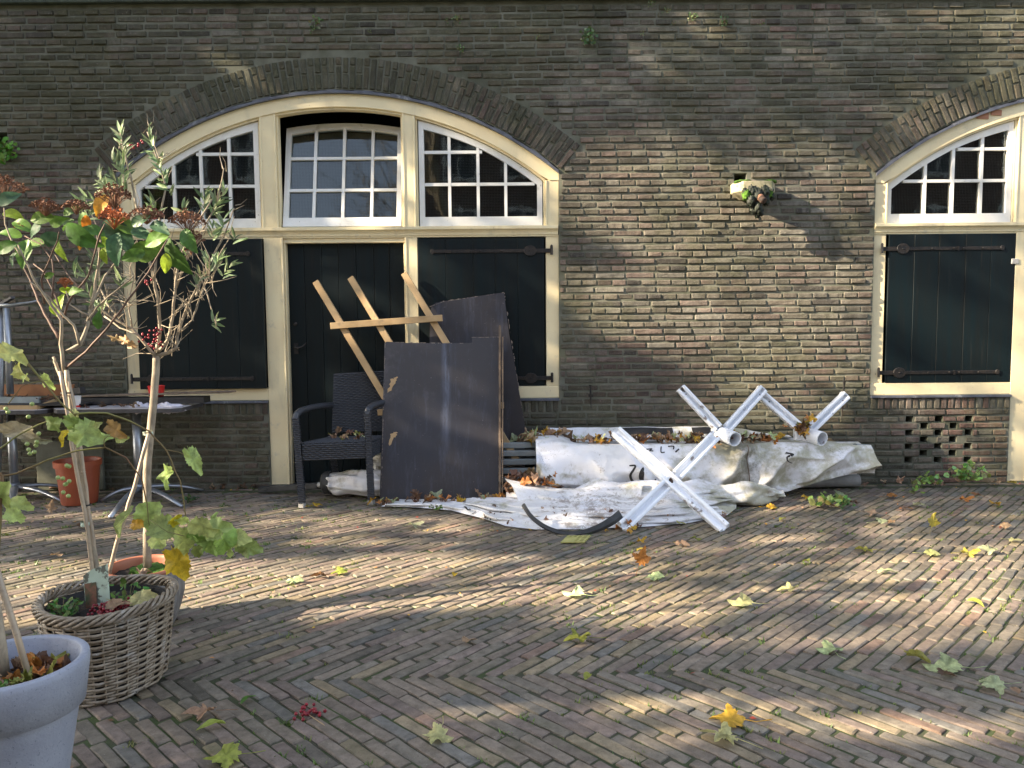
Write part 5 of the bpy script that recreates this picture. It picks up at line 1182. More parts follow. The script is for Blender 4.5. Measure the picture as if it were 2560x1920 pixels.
litter('leaves along the foot of the wall', lambda rr: Vector((rr.choice((rr.uniform(-4.2, -2.1), rr.uniform(2.6, 4.6), rr.uniform(-.1, 1.5))), YW - abs(rr.gauss(0, .07)) - .01, .02)), 60, (.04, .09), ('brown', 'brown', 'tan'), 10)
litter('leaves at the right foot of the steel cross', lambda rr: Vector((.72 + rr.gauss(0, .05), 4.95 + rr.gauss(0, .03), .02)), 9, (.05, .10), ('brown', 'orange', 'gold'), 11)
litter('leaves on the frame on the left table', lambda rr: Vector((-3.8 + rr.gauss(0, .2), 6.0, .80)), 16, (.04, .09), ('brown',), 12)
# weeds and moss
q = MB(); rc = random.Random(91)
for i in range(520):
    x, y = rc.uniform(-4.4, 4.6), 6.3 - abs(rc.gauss(0, 1.6)); 
    if y < 2: continue
    s_ = rc.uniform(.004, .016); a = rc.uniform(0, 6.28); b = Vector((x, y, GW(x, y) + .005)); u_ = Vector((math.cos(a), math.sin(a), rc.uniform(-.2, .5))) * s_; v_ = Vector((-math.sin(a), math.cos(a), rc.uniform(-.2, .4))) * s_ * rc.uniform(.3, .8)
    q.add([b + u_, b + v_, b - u_ * .8, b - v_ + Vector((0, 0, .003))], [(0, 1, 2, 3)], vary(rc.choice((LC['brown'], LC['tan'], LC['orange'], LC['gold'], (.3, .05, .03))), rc, .3))
tag(q.build('leaf_crumbs', M['dry'], None, tint=True, fixn=False), 'crumbs of dry leaf scattered over the paving', None, None, 'stuff')
cabbage('weed', (3.40, 6.2, .03), 46, .12, 'leafy green weed growing at the wall foot under the pierced vent, left one', 'weed', False, seed=61, up=.8, colr=((.26, .44, .10), (.16, .30, .07), (.32, .48, .14)), group='weeds along the wall')
cabbage('weed', (3.70, 6.18, .05), 64, .16, 'tallest leafy weed, under the right column of the pierced vent', 'weed', False, seed=62, up=1.2, colr=((.28, .46, .11), (.16, .30, .06), (.36, .52, .15)), group='weeds along the wall')
cabbage('weed', G(2075, 1262, .02), 50, .16, 'pale green weed in the paving beside the right end of the awning', 'weed', False, seed=63, up=.6, group='weeds along the wall')
cabbage('weed', G(2110, 1262, .02), 30, .10, 'darker broad-leaved weed just right of the pale one', 'weed', False, seed=64, up=.6, colr=((.05, .16, .04), (.07, .2, .05)), group='weeds along the wall')
cabbage('weed', G(1090, 1275, .02), 26, .07, 'small green weed in front of the dark board', 'weed', False, seed=65, group='weeds along the wall')
cabbage('weed', G(475, 1255, .01), 26, .10, 'dark weed by the wall right of the grey table', 'weed', False, seed=66, colr=((.05, .11, .03), (.04, .09, .02)), group='weeds along the wall')
cabbage('weed', G(2285, 1235, .02), 22, .10, 'grassy weed on the paving left of the pierced vent', 'weed', False, seed=67, up=1.5, group='weeds along the wall')
q = MB(); rm = random.Random(31); inview = [p for p in pavs if -4.6 < p[0] < 4.8 and p[1] > 2.0]
for i in range(9000):
    p = rm.choice(inview); dens = noise.noise(Vector((p[0] * 1.0, p[1] * 1.3, 20)))
    if rm.random() > .42 + dens * 1.3 + (.25 if p[1] > 4 and p[0] < 0 else 0): continue
    s_ = rm.uniform(-.5, .5) * BL; x = p[0] + math.cos(p[2]) * s_ - math.sin(p[2]) * BWD * .5; y = p[1] + math.sin(p[2]) * s_ + math.cos(p[2]) * BWD * .5; z = GW(x, y) - .008
    big = rm.random() ** 3; nb = int(4 + 9 * big); sz = .006 + .016 * big; col0 = rm.choice(((.12, .20, .04), (.09, .15, .03), (.17, .25, .06), (.20, .23, .06)))
    for b in range(nb):
        a = rm.uniform(0, 6.28); ox = rm.gauss(0, sz * .7) * 1.0; oy = rm.gauss(0, sz * .5); h = sz * rm.uniform(.5, 1.3); lean_ = Vector((math.cos(a), math.sin(a), 0)) * h * .7; w_ = Vector((-math.sin(a), math.cos(a), 0)) * sz * rm.uniform(.12, .35)
        b0 = Vector((x + ox, y + oy, z)); q.add([b0 - w_, b0 + w_, b0 + lean_ + Vector((0, 0, h))], [(0, 1, 2)], vary(col0, rm, .3))
tag(q.build('joint_grass', M['leaf'], None, tint=True, fixn=False), 'moss and grass in the paving joints', None, None, 'stuff')
def berries(name, c, n, spread, label, flat=.4, r=.006):
    rr = random.Random(n); q = MB(); 
    for i in range(n):
        p = Vector(c) + Vector((rr.gauss(0, spread), rr.gauss(0, spread), abs(rr.gauss(0, spread * flat)))); q.lathe([(.0001, -r), (r * .7, -r * .7), (r, 0), (r * .7, r * .7), (.0001, r)], p, 6)
    o = q.build(name, M['berry'], None, smooth=True, fixn=False); tag(o, label, 'berries'); o['kind'] = 'stuff'; return o
bc = G(765, 1782, .012); q = MB(); q.tube([bc + Vector((.0, 0, 0)), bc + Vector((.05, -.05, 0)), bc + Vector((.085, -.085, .0))], .0015, 4)
tw_ = q.build('berry_stem', M['raww'], None); tag(tw_, 'cluster of red berries dropped on the paving in the foreground', 'berries')
rr = random.Random(5); 
for i in range(26):
    q = MB(); r = .0065; p = bc + Vector((rr.gauss(0, .024), rr.gauss(0, .02), rr.uniform(-.004, .012))); q.lathe([(.0001, -r), (r * .7, -r * .7), (r, 0), (r * .7, r * .7), (.0001, r)], p, 8); q.build('berry', M['berry'], tw_, smooth=True)

# ------------------------------------------------------------------ pots
def soil_disc(c, r, z, par, name='potting_soil'):
    q = MB(); rr = random.Random(3)
    q.grid(lambda u, v: Vector((c[0] + r * v * math.cos(6.2832 * u), c[1] + r * v * math.sin(6.2832 * u), z + .012 * noise.noise(Vector((v * math.cos(6.28 * u) * 5, v * math.sin(6.28 * u) * 5, 1))) + .01 * (1 - v))), 40, 10); return q.build(name, M['soil2'], par, smooth=True, fixn=False)
gp = empty('grey_pot', (-1.30, 2.05, 0), 'large speckled blue-grey plant pot cut by the lower left corner', 'plant pot')
gc_ = (P(28, 1658, 2.05).x, 2.05, 0); q = MB(); ztop = .435
q.lathe([(.001, .0), (.105, .0), (.11, .01), (.160, .30), (.162, .305), (.176, .308), (.191, .418), (.190, ztop), (.186, ztop + .004), (.171, ztop + .004), (.167, ztop), (.16, .30), (.15, .25)], gc_, 72)
q.build('pot_wall', M['greypot'], gp, smooth=True, bevel=0); soil_disc(gc_, .163, .355, gp)
q = MB(); q.tube([P(72, 1690, 2.02), P(40, 1580, 2.02), P(8, 1480, 2.02), P(-30, 1350, 2.02)], .0085, 8); tag(q.build('bamboo_stake', M['bamboo'], None, smooth=True), 'thick pale bamboo stake in the grey pot', 'stake')
q = MB(); q.tube([P(5, 1690, 2.08), P(0, 1620, 2.08), P(-8, 1540, 2.08), P(-25, 1450, 2.08)], [.02, .017, .014, .012], 10); o = q.build('woody_stem', M['stalk'], None, smooth=True); tag(o, 'woody gnarled stem in the grey pot at the left edge', 'plant stem')
litter('dead leaves in the grey pot', lambda rr: Vector((gc_[0] + rr.uniform(-.03, .10), 2.05 + rr.uniform(-.06, .09), .375 + rr.uniform(0, .02))), 40, (.05, .12), ('brown', 'tan', 'tan', 'brown', 'olive', 'orange', 'yg'), 21, 1.6)
cabbage('seedlings', (gc_[0] + .03, 1.97, .385), 26, .06, 'small green seedlings at the front of the grey pot', 'seedling', False, seed=71, colr=((.2, .34, .08), (.16, .28, .06)))
# wicker basket
bs = empty('wicker_basket', (-1.57, 2.90, 0), 'grey woven rattan basket planter holding the hydrangea', 'basket')
bcx, bcy = P(266, 1500, 2.84).x, 2.84
def basS(u, v):
    a = 2 * math.pi * u + .6; r = .185 + .042 * v ** .8 + .006 * math.sin(3 * a); z = .008 + .312 * v + .006 * math.sin(2 * a + 1); n_ = Vector((math.cos(a), math.sin(a), 0)); return Vector((bcx, bcy, 0)) + n_ * r + Vector((0, 0, z)), n_, Vector((0, 0, 1))
q = MB(); weave(q, basS, 27, 17, .0075, .0052, .0048, 6); q.build('weave', M['rattan'], bs, smooth=True, fixn=False)
q = MB()
for k in range(34):
    pts = [basS((k + .5) / 34, v / 6)[0] for v in range(7)]; q.tube(pts, .0042, 5)
q.build('upright_canes', M['rattan'], bs, smooth=True, fixn=False)
q = MB(); q.lathe([(.165, .01), (.177, .015), (.210, .315), (.206, .315), (.174, .02)], (bcx, bcy, 0), 40); q.build('liner', M['blackw'], bs, fixn=False)
for k in range(5):
    q = MB(); pts = []
    for i in range(150):
        a = 2 * math.pi * i / 149; ph = a * 9 + k * 2 * math.pi / 5; rr_ = .229 + .013 * math.cos(ph) + .006 * math.sin(3 * a); pts.append((bcx + rr_ * math.cos(a), bcy + rr_ * math.sin(a), .334 + .015 * math.sin(ph) + .006 * math.sin(2 * a + 1)))
    q.tube(pts, .0062, 6); q.build('rim_strand', M['rattan'], bs, smooth=True, fixn=False)
soil_disc((bcx, bcy), .206, .292, bs)
cabbage('seedlings', (bcx - .11, bcy - .10, .305), 60, .085, 'low green seedlings at the left inside the basket', 'seedling', False, seed=72, up=.7, colr=((.13, .25, .06), (.1, .2, .04)))
cabbage('seedlings', (bcx + .06, bcy + .05, .305), 26, .075, 'grassy green sprigs behind the berries in the basket', 'seedling', False, seed=73, up=1.4, colr=((.15, .28, .06), (.1, .2, .04)))
berries('fallen_berries', (bcx + .05, bcy - .06, .308), 110, .032, 'heap of dark red berries on the soil of the basket')
for (dx_, dy_, cn, sz, lb) in ((.13, -.04, 'pale', .14, 'torn pale yellow leaf on the right rim inside the basket'), (.09, -.10, 'tan', .10, 'curled tan leaf beside the berries in the basket')):
    o = placed('fallen_leaf', rl.choice(MAPLE), None, leaf_M((bcx + dx_ - .05, bcy + dy_, .335), (1, .1, .1), (0, -.5, 1), sz, .8), LC[cn]); tag(o, lb, 'leaf')
lbx = empty('plant_label', P(240, 1460, 2.86), 'plastic plant label with fruit picture stuck in the basket', 'plant label')
q = MB(); q.prism([(p.x, p.z) for p in (P(215, 1535, 2.82), P(275, 1530, 2.82), P(268, 1410, 2.82), P(247, 1418, 2.82), P(228, 1425, 2.82), P(207, 1440, 2.82))], 2.822, 2.825); q.build('label_card', M['tagp'], lbx)
q = MB(); q.prism([(p.x, p.z) for p in (P(216, 1532, 2.82), P(244, 1532, 2.82), P(240, 1455, 2.82), P(211, 1460, 2.82))], 2.819, 2.821); q.build('label_picture', M['tagr'], lbx)
# barrel pot
bp_ = empty('barrel_pot', (-1.73, 3.42, 0), 'weathered grey bulging pot with terracotta rim behind the basket, moss on its soil', 'plant pot')
bx = (P(360, 1430, 3.42).x, 3.42, 0)
q = MB(); q.lathe([(.001, 0), (.12, 0), (.125, .01), (.15, .08), (.168, .15), (.170, .20), (.163, .245), (.160, .262)], bx, 60, wob=lambda a, z: .008 * math.sin(a * 23)); q.build('pot_wall', M['barrel'], bp_, smooth=True)
q = MB(); q.lathe([(.158, .258), (.166, .262), (.167, .272), (.160, .278), (.150, .276), (.146, .262), (.140, .20)], bx, 60); q.build('rim', M['terra'], bp_, smooth=True)
soil_disc(bx, .147, .235, bp_); lump('moss_cushion', M['moss'], bp_, (bx[0] + .01, bx[1] + .02, .245), .07, seed=31, squash=(1.1, 1.1, .35)); lump('moss_cushion', M['moss'], bp_, (bx[0] + .09, bx[1] - .01, .243), .05, seed=32, squash=(1.1, 1.1, .35))
litter('dry leaves on the soil of the barrel pot', lambda rr: Vector((bx[0] + .04 + rr.gauss(0, .03), bx[1] - .07, .25)), 8, (.04, .08), ('tan', 'pink', 'brown'), 22)

# ------------------------------------------------------------------ plants
def limb(q, pts, Y, r0, r1, dy=0.0, n=7, rr=random):
    W = [P(px, py, Y + dy * i / max(1, len(pts) - 1)) for i, (px, py) in enumerate(pts)]; den = []
    for i in range(len(W) - 1):
        for k in range(3): t = k / 3; den.append(W[i].lerp(W[i + 1], t) + Vector((rr.uniform(-1, 1), rr.uniform(-1, 1), 0)) * .0018)
    den.append(W[-1]); m_ = len(den); q.tube(den, [r0 + (r1 - r0) * i / (m_ - 1) for i in range(m_)], n); return W
rh = random.Random(41)
hy = empty('hydrangea', (bcx, bcy, .26), 'leggy hydrangea with green leaves and brown dried flower heads growing from the basket', 'shrub')
YH = 2.88
q = MB(); limb(q, [(250, 1530), (240, 1420), (222, 1320), (208, 1210), (192, 1110), (178, 1010), (166, 925)], YH, .013, .009, rr=rh); q.build('trunk', M['stalk'], hy, smooth=True)
for pts, r0, r1, dy, mt in (
  ([(160, 930), (152, 860), (155, 800), (118, 750), (82, 692), (45, 612)], .0075, .003, -.1, 'stalk'), ([(150, 850), (120, 800), (96, 752), (76, 700), (52, 655), (36, 610)], .006, .003, .12, 'twig'),
  ([(168, 880), (200, 862), (216, 822), (222, 790), (236, 728), (246, 658), (252, 600)], .0085, .004, .05, 'stalk'), ([(165, 920), (214, 880), (270, 820), (320, 750), (372, 680), (418, 600)], .005, .0028, -.15, 'twig'),
  ([(200, 862), (185, 812), (160, 790), (122, 742), (76, 705)], .0055, .003, -.05, 'stalk'), ([(222, 790), (196, 775), (175, 762), (165, 728)], .004, .002, .03, 'stalk'),
  ([(226, 770), (262, 690), (300, 640), (320, 575)], .0045, .0025, .1, 'stalk'), ([(156, 800), (140, 742), (110, 680), (84, 660)], .0045, .0025, .08, 'twig'), ([(158, 795), (176, 745), (222, 690), (245, 600), (262, 560)], .0045, .0025, -.12, 'twig'),
  ([(222, 800), (240, 770), (285, 730), (335, 690)], .0042, .0025, -.05, 'stalk'), ([(110, 760), (104, 700), (118, 660), (140, 610), (148, 580)], .0038, .002, -.1, 'twig'), ([(130, 750), (136, 690), (130, 650), (100, 610), (62, 590)], .0038, .002, .05, 'twig'),
  ([(150, 940), (140, 910), (133, 892)], .007, .005, 0, 'stalk'), ([(200, 720), (172, 690), (140, 640), (100, 600)], .003, .002, .1, 'twig'), ([(50, 640), (30, 600), (12, 560), (10, 520)], .0035, .002, 0, 'stalk')):
    q = MB(); limb(q, pts, YH, r0, r1, dy, rr=rh); q.build('branch', M[mt], hy, smooth=True, fixn=False)
GRN, TEAL, YG_, LG = (.075, .165, .030), (.085, .17, .085), (.30, .42, .035), (.15, .28, .045)
def hleaf(cx, cy, ln, ang, col, Y, meshes, par, wide=1.0, rr=rh, name='leaf', px2m=None):
    px2m = Y / FPX; a = R_(ang); d = Vector((math.cos(a), rr.uniform(-.35, .35), math.sin(a))); sz = ln * px2m * 1.05; c = P(cx, cy, Y + rr.uniform(-.05, .05)); nr = Vector((rr.uniform(-.8, .8), -1, rr.uniform(-.5, 1.3)))
    return placed(name, rr.choice(meshes), par, leaf_M(c - d.normalized() * sz * .5, d, nr, sz, wide), vary(col, rr, .25))
for cx, cy, ln, ang, col in ((441, 644, 100, -62, GRN), (300, 590, 105, -50, TEAL), (205, 592, 95, -35, GRN), (150, 625, 62, -80, YG_), (60, 634, 75, -95, LG), (288, 624, 80, -100, TEAL), (368, 625, 95, 20, LG), (272, 590, 62, 70, YG_), (471, 601, 70, -60, GRN),
  (252, 512, 60, -110, (.55, .25, .03)), (143, 764, 62, 60, YG_), (33, 537, 55, -20, YG_), (20, 582, 65, 170, LG), (99, 545, 60, 185, LG), (143, 553, 55, 10, LG), (118, 600, 65, 200, TEAL), (78, 611, 70, 190, LG), (355, 585, 60, -25, TEAL), (90, 575, 60, 220, TEAL), (20, 495, 60, 30, TEAL),
  (330, 640, 60, 200, GRN), (215, 560, 60, -70, LG), (10, 620, 60, 200, GRN), (185, 728, 40, 10, LG), (160, 725, 35, 190, YG_), (245, 800, 45, 80, GRN), (230, 575, 60, 160, GRN), (400, 570, 60, -30, TEAL), (415, 660, 50, -100, YG_), (165, 560, 45, -150, GRN), (260, 640, 40, -80, YG_), (30, 650, 40, -120, TEAL), (215, 560, 40, -100, (.55, .2, .03)), (200, 610, 30, -95, (.4, .2, .03)), (50, 560, 60, 150, LG), (385, 600, 70, 200, LG), (180, 525, 50, 25, LG), (305, 560, 70, 150, LG), (120, 690, 30, 200, LG), (350, 550, 50, 30, TEAL)):
    hleaf(cx, cy, ln, ang, col, YH + rh.uniform(-.12, .12), BROAD, hy)
def flowerhead(cx, cy, rx, ry, mat, par, Y, n=130):
    q = MB(); c = P(cx, cy, Y); k = Y / FPX; root = c + Vector((0, 0, -ry * k * 1.1))
    for i in range(n):
        a = rh.uniform(0, 6.28); r = math.sqrt(rh.random()); p = c + Vector((math.cos(a) * r * rx * k, math.sin(a) * r * rx * k, (1 - r * r) * ry * k * rh.uniform(.3, 1) - ry * k * .3))
        if i % 3 == 0: q.tube([root, root.lerp(p, .5) + Vector((0, 0, .004)), p], .0007, 3, cap=False)
        s = rh.uniform(.004, .0075); u = Vector((rh.uniform(-1, 1), rh.uniform(-1, 1), rh.uniform(-1, 1))).normalized(); v = u.orthogonal().normalized(); w_ = u.cross(v)
        q.add([p + v * s, p + w_ * s * .7 + u * s * .4, p - v * s, p - w_ * s * .7 + u * s * .4], [(0, 1, 2, 3)]); q.add([p + u * s, p + v * s * .6, p - u * s * .8, p - v * s * .5], [(0, 1, 2, 3)])
    o = q.build('flower_head', M[mat], par, fixn=False); return o
for cx, cy, rx, ry, mt, n in ((12, 462, 52, 34, 'seed', 220), (113, 512, 36, 26, 'seed', 150), (190, 512, 32, 22, 'seed', 130), (285, 482, 44, 36, 'seed', 220), (284, 535, 36, 34, 'seedo', 170), (366, 532, 42, 26, 'seed', 170), (468, 545, 46, 34, 'seed', 220), (482, 592, 28, 26, 'seed', 110), (53, 566, 16, 10, 'seedo', 40), (162, 704, 18, 16, 'seedo', 50), (400, 576, 20, 12, 'seed', 60), (478, 622, 16, 14, 'seed', 50)):
    flowerhead(cx, cy, rx, ry, mt, hy, YH + rh.uniform(-.06, .06), n)
# canes tied to the shrub
q = MB(); limb(q, [(240, 1520), (222, 1345), (212, 1283), (186, 1156), (169, 1038), (150, 928)], YH - .03, .0075, .0068, rr=rh); tag(q.build('bamboo_cane', M['bamboo'], None, smooth=True, fixn=False), 'pale bamboo cane tied left of the hydrangea stem', 'cane')
q = MB(); limb(q, [(250, 1525), (232, 1346), (219, 1262), (203, 1135), (187, 1030), (170, 950)], YH + .0, .0088, .0078, rr=rh)
for (px, py) in ((219, 1270), (207, 1180), (196, 1085)): c = P(px, py, YH); q.tube([c + Vector((0, 0, -.005)), c, c + Vector((0, 0, .005))], [.008, .0105, .008], 8)
tag(q.build('bamboo_cane', M['bamboo'], None, smooth=True, fixn=False), 'knotty darker bamboo cane right beside the pale one', 'cane')
for px, py, cl, lb in ((165, 982, 'rubber', 'black wire tie around both canes near their top'), (215, 1262, 'rubber', 'black wire tie around both canes half way down'), (213, 1310, 'tagp', 'pale green tape around both canes low down')):
    q = MB(); c = P(px, py, YH - .01); q.lathe([(.018, -.003), (.0185, .003)] if cl == 'rubber' else [(.016, -.008), (.016, .008)], c, 14); q.v = [(v[0], (v[1] - c.y) * .9 + c.y, v[2]) for v in q.v]; tag(q.build('plant_tie', M[cl], None, fixn=False), lb, 'plant tie')
# olive-like standard tree
ol = empty('silver_leaf_tree', (bx[0], bx[1], .25), 'slender standard tree with narrow silvery leaves and bare twiggy crown in the barrel pot', 'small tree')
YO = 3.42
q = MB(); limb(q, [(368, 1420), (370, 1300), (368, 1180), (374, 1090), (384, 1010), (390, 930), (391, 890)], YO, .0185, .0155, rr=rh, n=10); q.build('trunk', M['stalk'], ol, smooth=True)
ob = [([(391, 890), (380, 880), (330, 822), (290, 800), (262, 780), (240, 765)], .008, .003, -.05), ([(391, 890), (420, 882), (440, 870), (444, 835), (470, 762), (512, 680), (560, 590), (585, 520)], .0095, .003, .05), ([(392, 885), (400, 820), (396, 760), (385, 700), (366, 620), (346, 540), (326, 440), (308, 370), (300, 320)], .009, .003, .02),
  ([(395, 880), (420, 850), (432, 790), (440, 700), (450, 640), (490, 560), (530, 500)], .008, .003, -.06), ([(385, 700), (392, 620), (400, 540), (415, 470), (395, 400), (368, 330)], .006, .0025, .08), ([(440, 720), (470, 640), (500, 590), (545, 500), (560, 420)], .005, .002, .03),
  ([(330, 820), (320, 760), (335, 700), (320, 640)], .004, .002, .05), ([(444, 835), (480, 800), (500, 740), (520, 700)], .004, .0015, -.04), ([(300, 800), (268, 760), (250, 720), (248, 650), (240, 560), (215, 500)], .0045, .002, .1), ([(326, 440), (290, 470), (255, 480), (222, 520)], .004, .0018, 0),
  ([(530, 700), (545, 640), (570, 600), (586, 540)], .0035, .0015, 0), ([(500, 690), (520, 740), (535, 795), (540, 815), (538, 790)], .003, .0015, -.03), ([(260, 790), (300, 820), (340, 835)], .004, .003, -.05)]
tips = []
for pts, r0, r1, dy in ob:
    q = MB(); W = limb(q, pts, YO, r0, r1, dy, rr=rh); q.build('branch', M['stalk'], ol, smooth=True, fixn=False)
q = MB()
for i in range(230):
    pts = rh.choice(ob[:8])[0]; k = rh.randrange(1, len(pts)); a = pts[k]; 
    if a[1] < 560 and rh.random() < .7: continue
    ln = rh.uniform(25, 80); an = R_(rh.gauss(90, 42)); b = (a[0] + ln * .5 * math.cos(an + rh.uniform(-.4, .4)), a[1] - ln * .5 * math.sin(an)); c = (b[0] + ln * .5 * math.cos(an + .5 * rh.uniform(-1, 1)), b[1] - ln * .5 * math.sin(an + .3)); Y = YO + rh.uniform(-.12, .12)
    q.tube([P(a[0] + rh.uniform(-12, 12), a[1] + rh.uniform(-12, 12), YO), P(b[0], b[1], Y), P(c[0], c[1], Y)], [.0022, .0016, .0009], 4, cap=False)
tag(q.build('twigs', M['stalk'], ol, fixn=False), kind='stuff')
def sprig(cx, cy, n, spread, ang0, cols, ln=(22, 40), par=ol):
    for i in range(n):
        t = i / n; a = ang0 + rh.choice((-1, 1)) * rh.uniform(18, 80) * (1 - t * .5); x = cx - math.cos(R_(ang0)) * spread * (1 - t); y = cy + math.sin(R_(ang0)) * spread * (1 - t)
        L_ = rh.uniform(*ln); hleaf(x + math.cos(R_(a)) * L_ * .5, y - math.sin(R_(a)) * L_ * .5, L_, a, rh.choice(cols), YO + rh.uniform(-.06, .06), SLIM, par, rh.uniform(.8, 1.3))
SV = [(.24, .33, .14), (.18, .27, .13), (.30, .38, .18), (.15, .22, .11)]
for cx, cy, n, sp_, an in ((302, 320, 16, 75, 95), (305, 395, 12, 70, 98), (278, 395, 12, 60, 125), (275, 440, 14, 60, 130), (245, 440, 10, 50, 120), (262, 460, 12, 50, 110), (368, 330, 12, 50, 110), (390, 395, 12, 60, 110), (412, 440, 8, 50, 105), (215, 490, 12, 50, 150), (200, 500, 8, 30, 110), (228, 525, 9, 40, 60), (385, 500, 10, 40, 90), (512, 480, 12, 55, 85), (540, 500, 10, 40, 80),
  (562, 470, 9, 40, 70), (560, 545, 9, 40, 80), (455, 510, 8, 30, 100), (530, 560, 8, 40, 90), (586, 590, 5, 20, 80), (548, 640, 10, 40, 70), (575, 660, 8, 40, 60), (520, 640, 8, 40, 100), (500, 680, 8, 40, 80), (200, 680, 9, 60, 140), (210, 720, 9, 60, 120), (235, 640, 8, 40, 100), (180, 670, 5, 30, 110), (250, 760, 6, 20, 100), (540, 800, 6, 16, 40), (300, 690, 6, 30, 90), (470, 600, 7, 40, 80)):
    sprig(cx, cy, n, sp_, an, SV)
for px, py, n in ((385, 852, 20), (398, 828, 9), (330, 370, 5), (355, 355, 4), (365, 708, 5), (382, 545, 12)):
    for i in range(n):
        q = MB(); r = .0055; p = P(px + rh.gauss(0, 14 if n > 10 else 6), py + rh.gauss(0, 14 if n > 10 else 6), YO - .05 + rh.uniform(-.02, .02)); q.lathe([(.0001, -r), (r * .7, -r * .7), (r, 0), (r * .7, r * .7), (.0001, r)], p, 8); q.build('berry', M['berry'], ol, smooth=True)
for px, py, ln, an in ((285, 845, 50, 160), (310, 850, 55, 150), (325, 860, 50, 150)): hleaf(px, py, ln, an, (.42, .27, .14), YO - .05, MAPLE, ol, .5)
q = MB(); limb(q, [(268, 1450), (300, 1330), (335, 1220), (372, 1085)], YO - .12, .0085, .0085, rr=rh); tag(q.build('bamboo_cane', M['bamboo'], None, smooth=True, fixn=False), 'bamboo cane slanting from the basket up to the slender trunk', 'cane')
q = MB(); c = P(370, 1083, YO - .02); q.lathe([(.021, -.007), (.021, .007)], c, 14); tag(q.build('plant_tie', M['tagp'], None, fixn=False), 'pale tape tying the slanting cane to the slender trunk', 'plant tie')
# grape vine
gv = empty('grape_vine', (-1.6, 2.4, .4), 'autumn grape vine with yellow-green leaves and small green grapes trailing across the canes', 'vine'); YV = 2.55
for pts, r0, r1, dy in (([(-30, 845), (0, 860), (60, 897), (115, 962), (150, 1005), (190, 1040)], .0045, .003, .05), ([(-20, 1140), (0, 1122), (50, 1085), (95, 1062), (130, 1050)], .0038, .0025, .1), ([(5, 1190), (40, 1184), (122, 1149), (190, 1127), (263, 1119), (315, 1144), (353, 1195), (366, 1260), (375, 1320)], .0036, .0022, .15),
  ([(184, 1035), (225, 1032), (268, 1033), (325, 1052), (374, 1079), (415, 1125), (450, 1203), (461, 1271), (472, 1330)], .0038, .002, .1), ([(-20, 1165), (5, 1190), (0, 1290), (-5, 1390)], .006, .006, 0), ([(415, 1125), (445, 1130), (468, 1140)], .0016, .001, 0), ([(263, 1119), (260, 1100), (270, 1090), (290, 1093)], .0016, .001, 0), ([(20, 1010), (55, 965), (90, 955), (120, 950)], .0018, .001, 0), ([(472, 1320), (500, 1310), (540, 1318)], .0018, .001, 0), ([(375, 1300), (420, 1330), (460, 1340)], .0018, .001, 0)):
    q = MB(); limb(q, pts, YV, r0, r1, dy, rr=rh); q.build('cane', M['vine'], gv, smooth=True, fixn=False)
V1, V2, V3, V4 = (.40, .50, .15), (.52, .60, .18), (.70, .55, .03), (.28, .38, .09)
for cx, cy, ln, ang, col, wd in ((372, 1292, 75, -100, V1, 1), (412, 1325, 80, -20, V1, 1), (392, 1350, 60, 190, V2, 1), (462, 1352, 78, -95, V2, .8), (510, 1318, 75, -30, V1, 1), (545, 1322, 70, 10, V1, 1), (525, 1355, 80, -70, V1, 1), (560, 1350, 70, -100, V4, 1), (595, 1345, 60, -10, V2, 1), (622, 1368, 62, -20, V1, 1), (445, 1408, 85, -70, V3, 1), (340, 1312, 40, 190, (.55, .3, .03), .8), (307, 1305, 82, 70, V2, .4),
  (413, 1192, 62, -100, V2, .9), (485, 1150, 72, -60, V1, .6), (290, 1076, 62, -35, (.36, .22, .06), .7), (215, 1085, 85, -20, V1, 1.1), (245, 1095, 60, 10, V1, .9), (190, 1060, 60, 150, V1, 1), (128, 1058, 60, 160, V1, .8), (40, 1078, 105, 170, (.40, .36, .24), .5), (88, 1097, 70, -15, (.38, .33, .22), .45), (30, 888, 75, -30, V2, .9), (52, 930, 55, -50, V2, .8), (118, 955, 45, -60, V2, .7), (60, 945, 25, 60, V2, .7),
  (48, 1262, 65, -15, V1, .9), (35, 1290, 50, -30, V1, .9), (8, 1240, 75, -95, V2, .9), (160, 1095, 42, -110, V3, .6), (455, 1300, 35, 180, V2, .8), (500, 1340, 60, 200, V4, 1), (480, 1335, 45, -60, V4, 1), (575, 1370, 45, -110, V1, 1), (440, 1300, 40, 40, V3, .8), (305, 1098, 32, 10, V1, .7), (245, 1062, 22, 30, V1, .8), (185, 1035, 30, 100, V1, .9), (495, 1378, 40, -100, V4, .9), (535, 1300, 40, 70, V1, .8)):
    hleaf(cx, cy, ln * .88, ang, col, YV + .1 + rh.uniform(-.16, .16), VINE, gv, wd * rh.uniform(.75, .95))
for (px, py) in ((145, 1194), (157, 1196), (165, 1210), (173, 1203), (158, 1231), (171, 1240), (97, 1084), (68, 1110), (90, 1114), (75, 1134), (86, 1130), (72, 1124), (71, 1042), (92, 1105), (173, 1166), (167, 1164), (163, 1211), (20, 1030), (15, 1022), (80, 1010)):
    q = MB(); r = .0075; q.lathe([(.0001, -r), (r * .7, -r * .7), (r, 0), (r * .7, r * .7), (.0001, r)], P(px, py, YV + rh.uniform(-.01, .03)), 10); q.build('grape', M['grape'], gv, smooth=True)

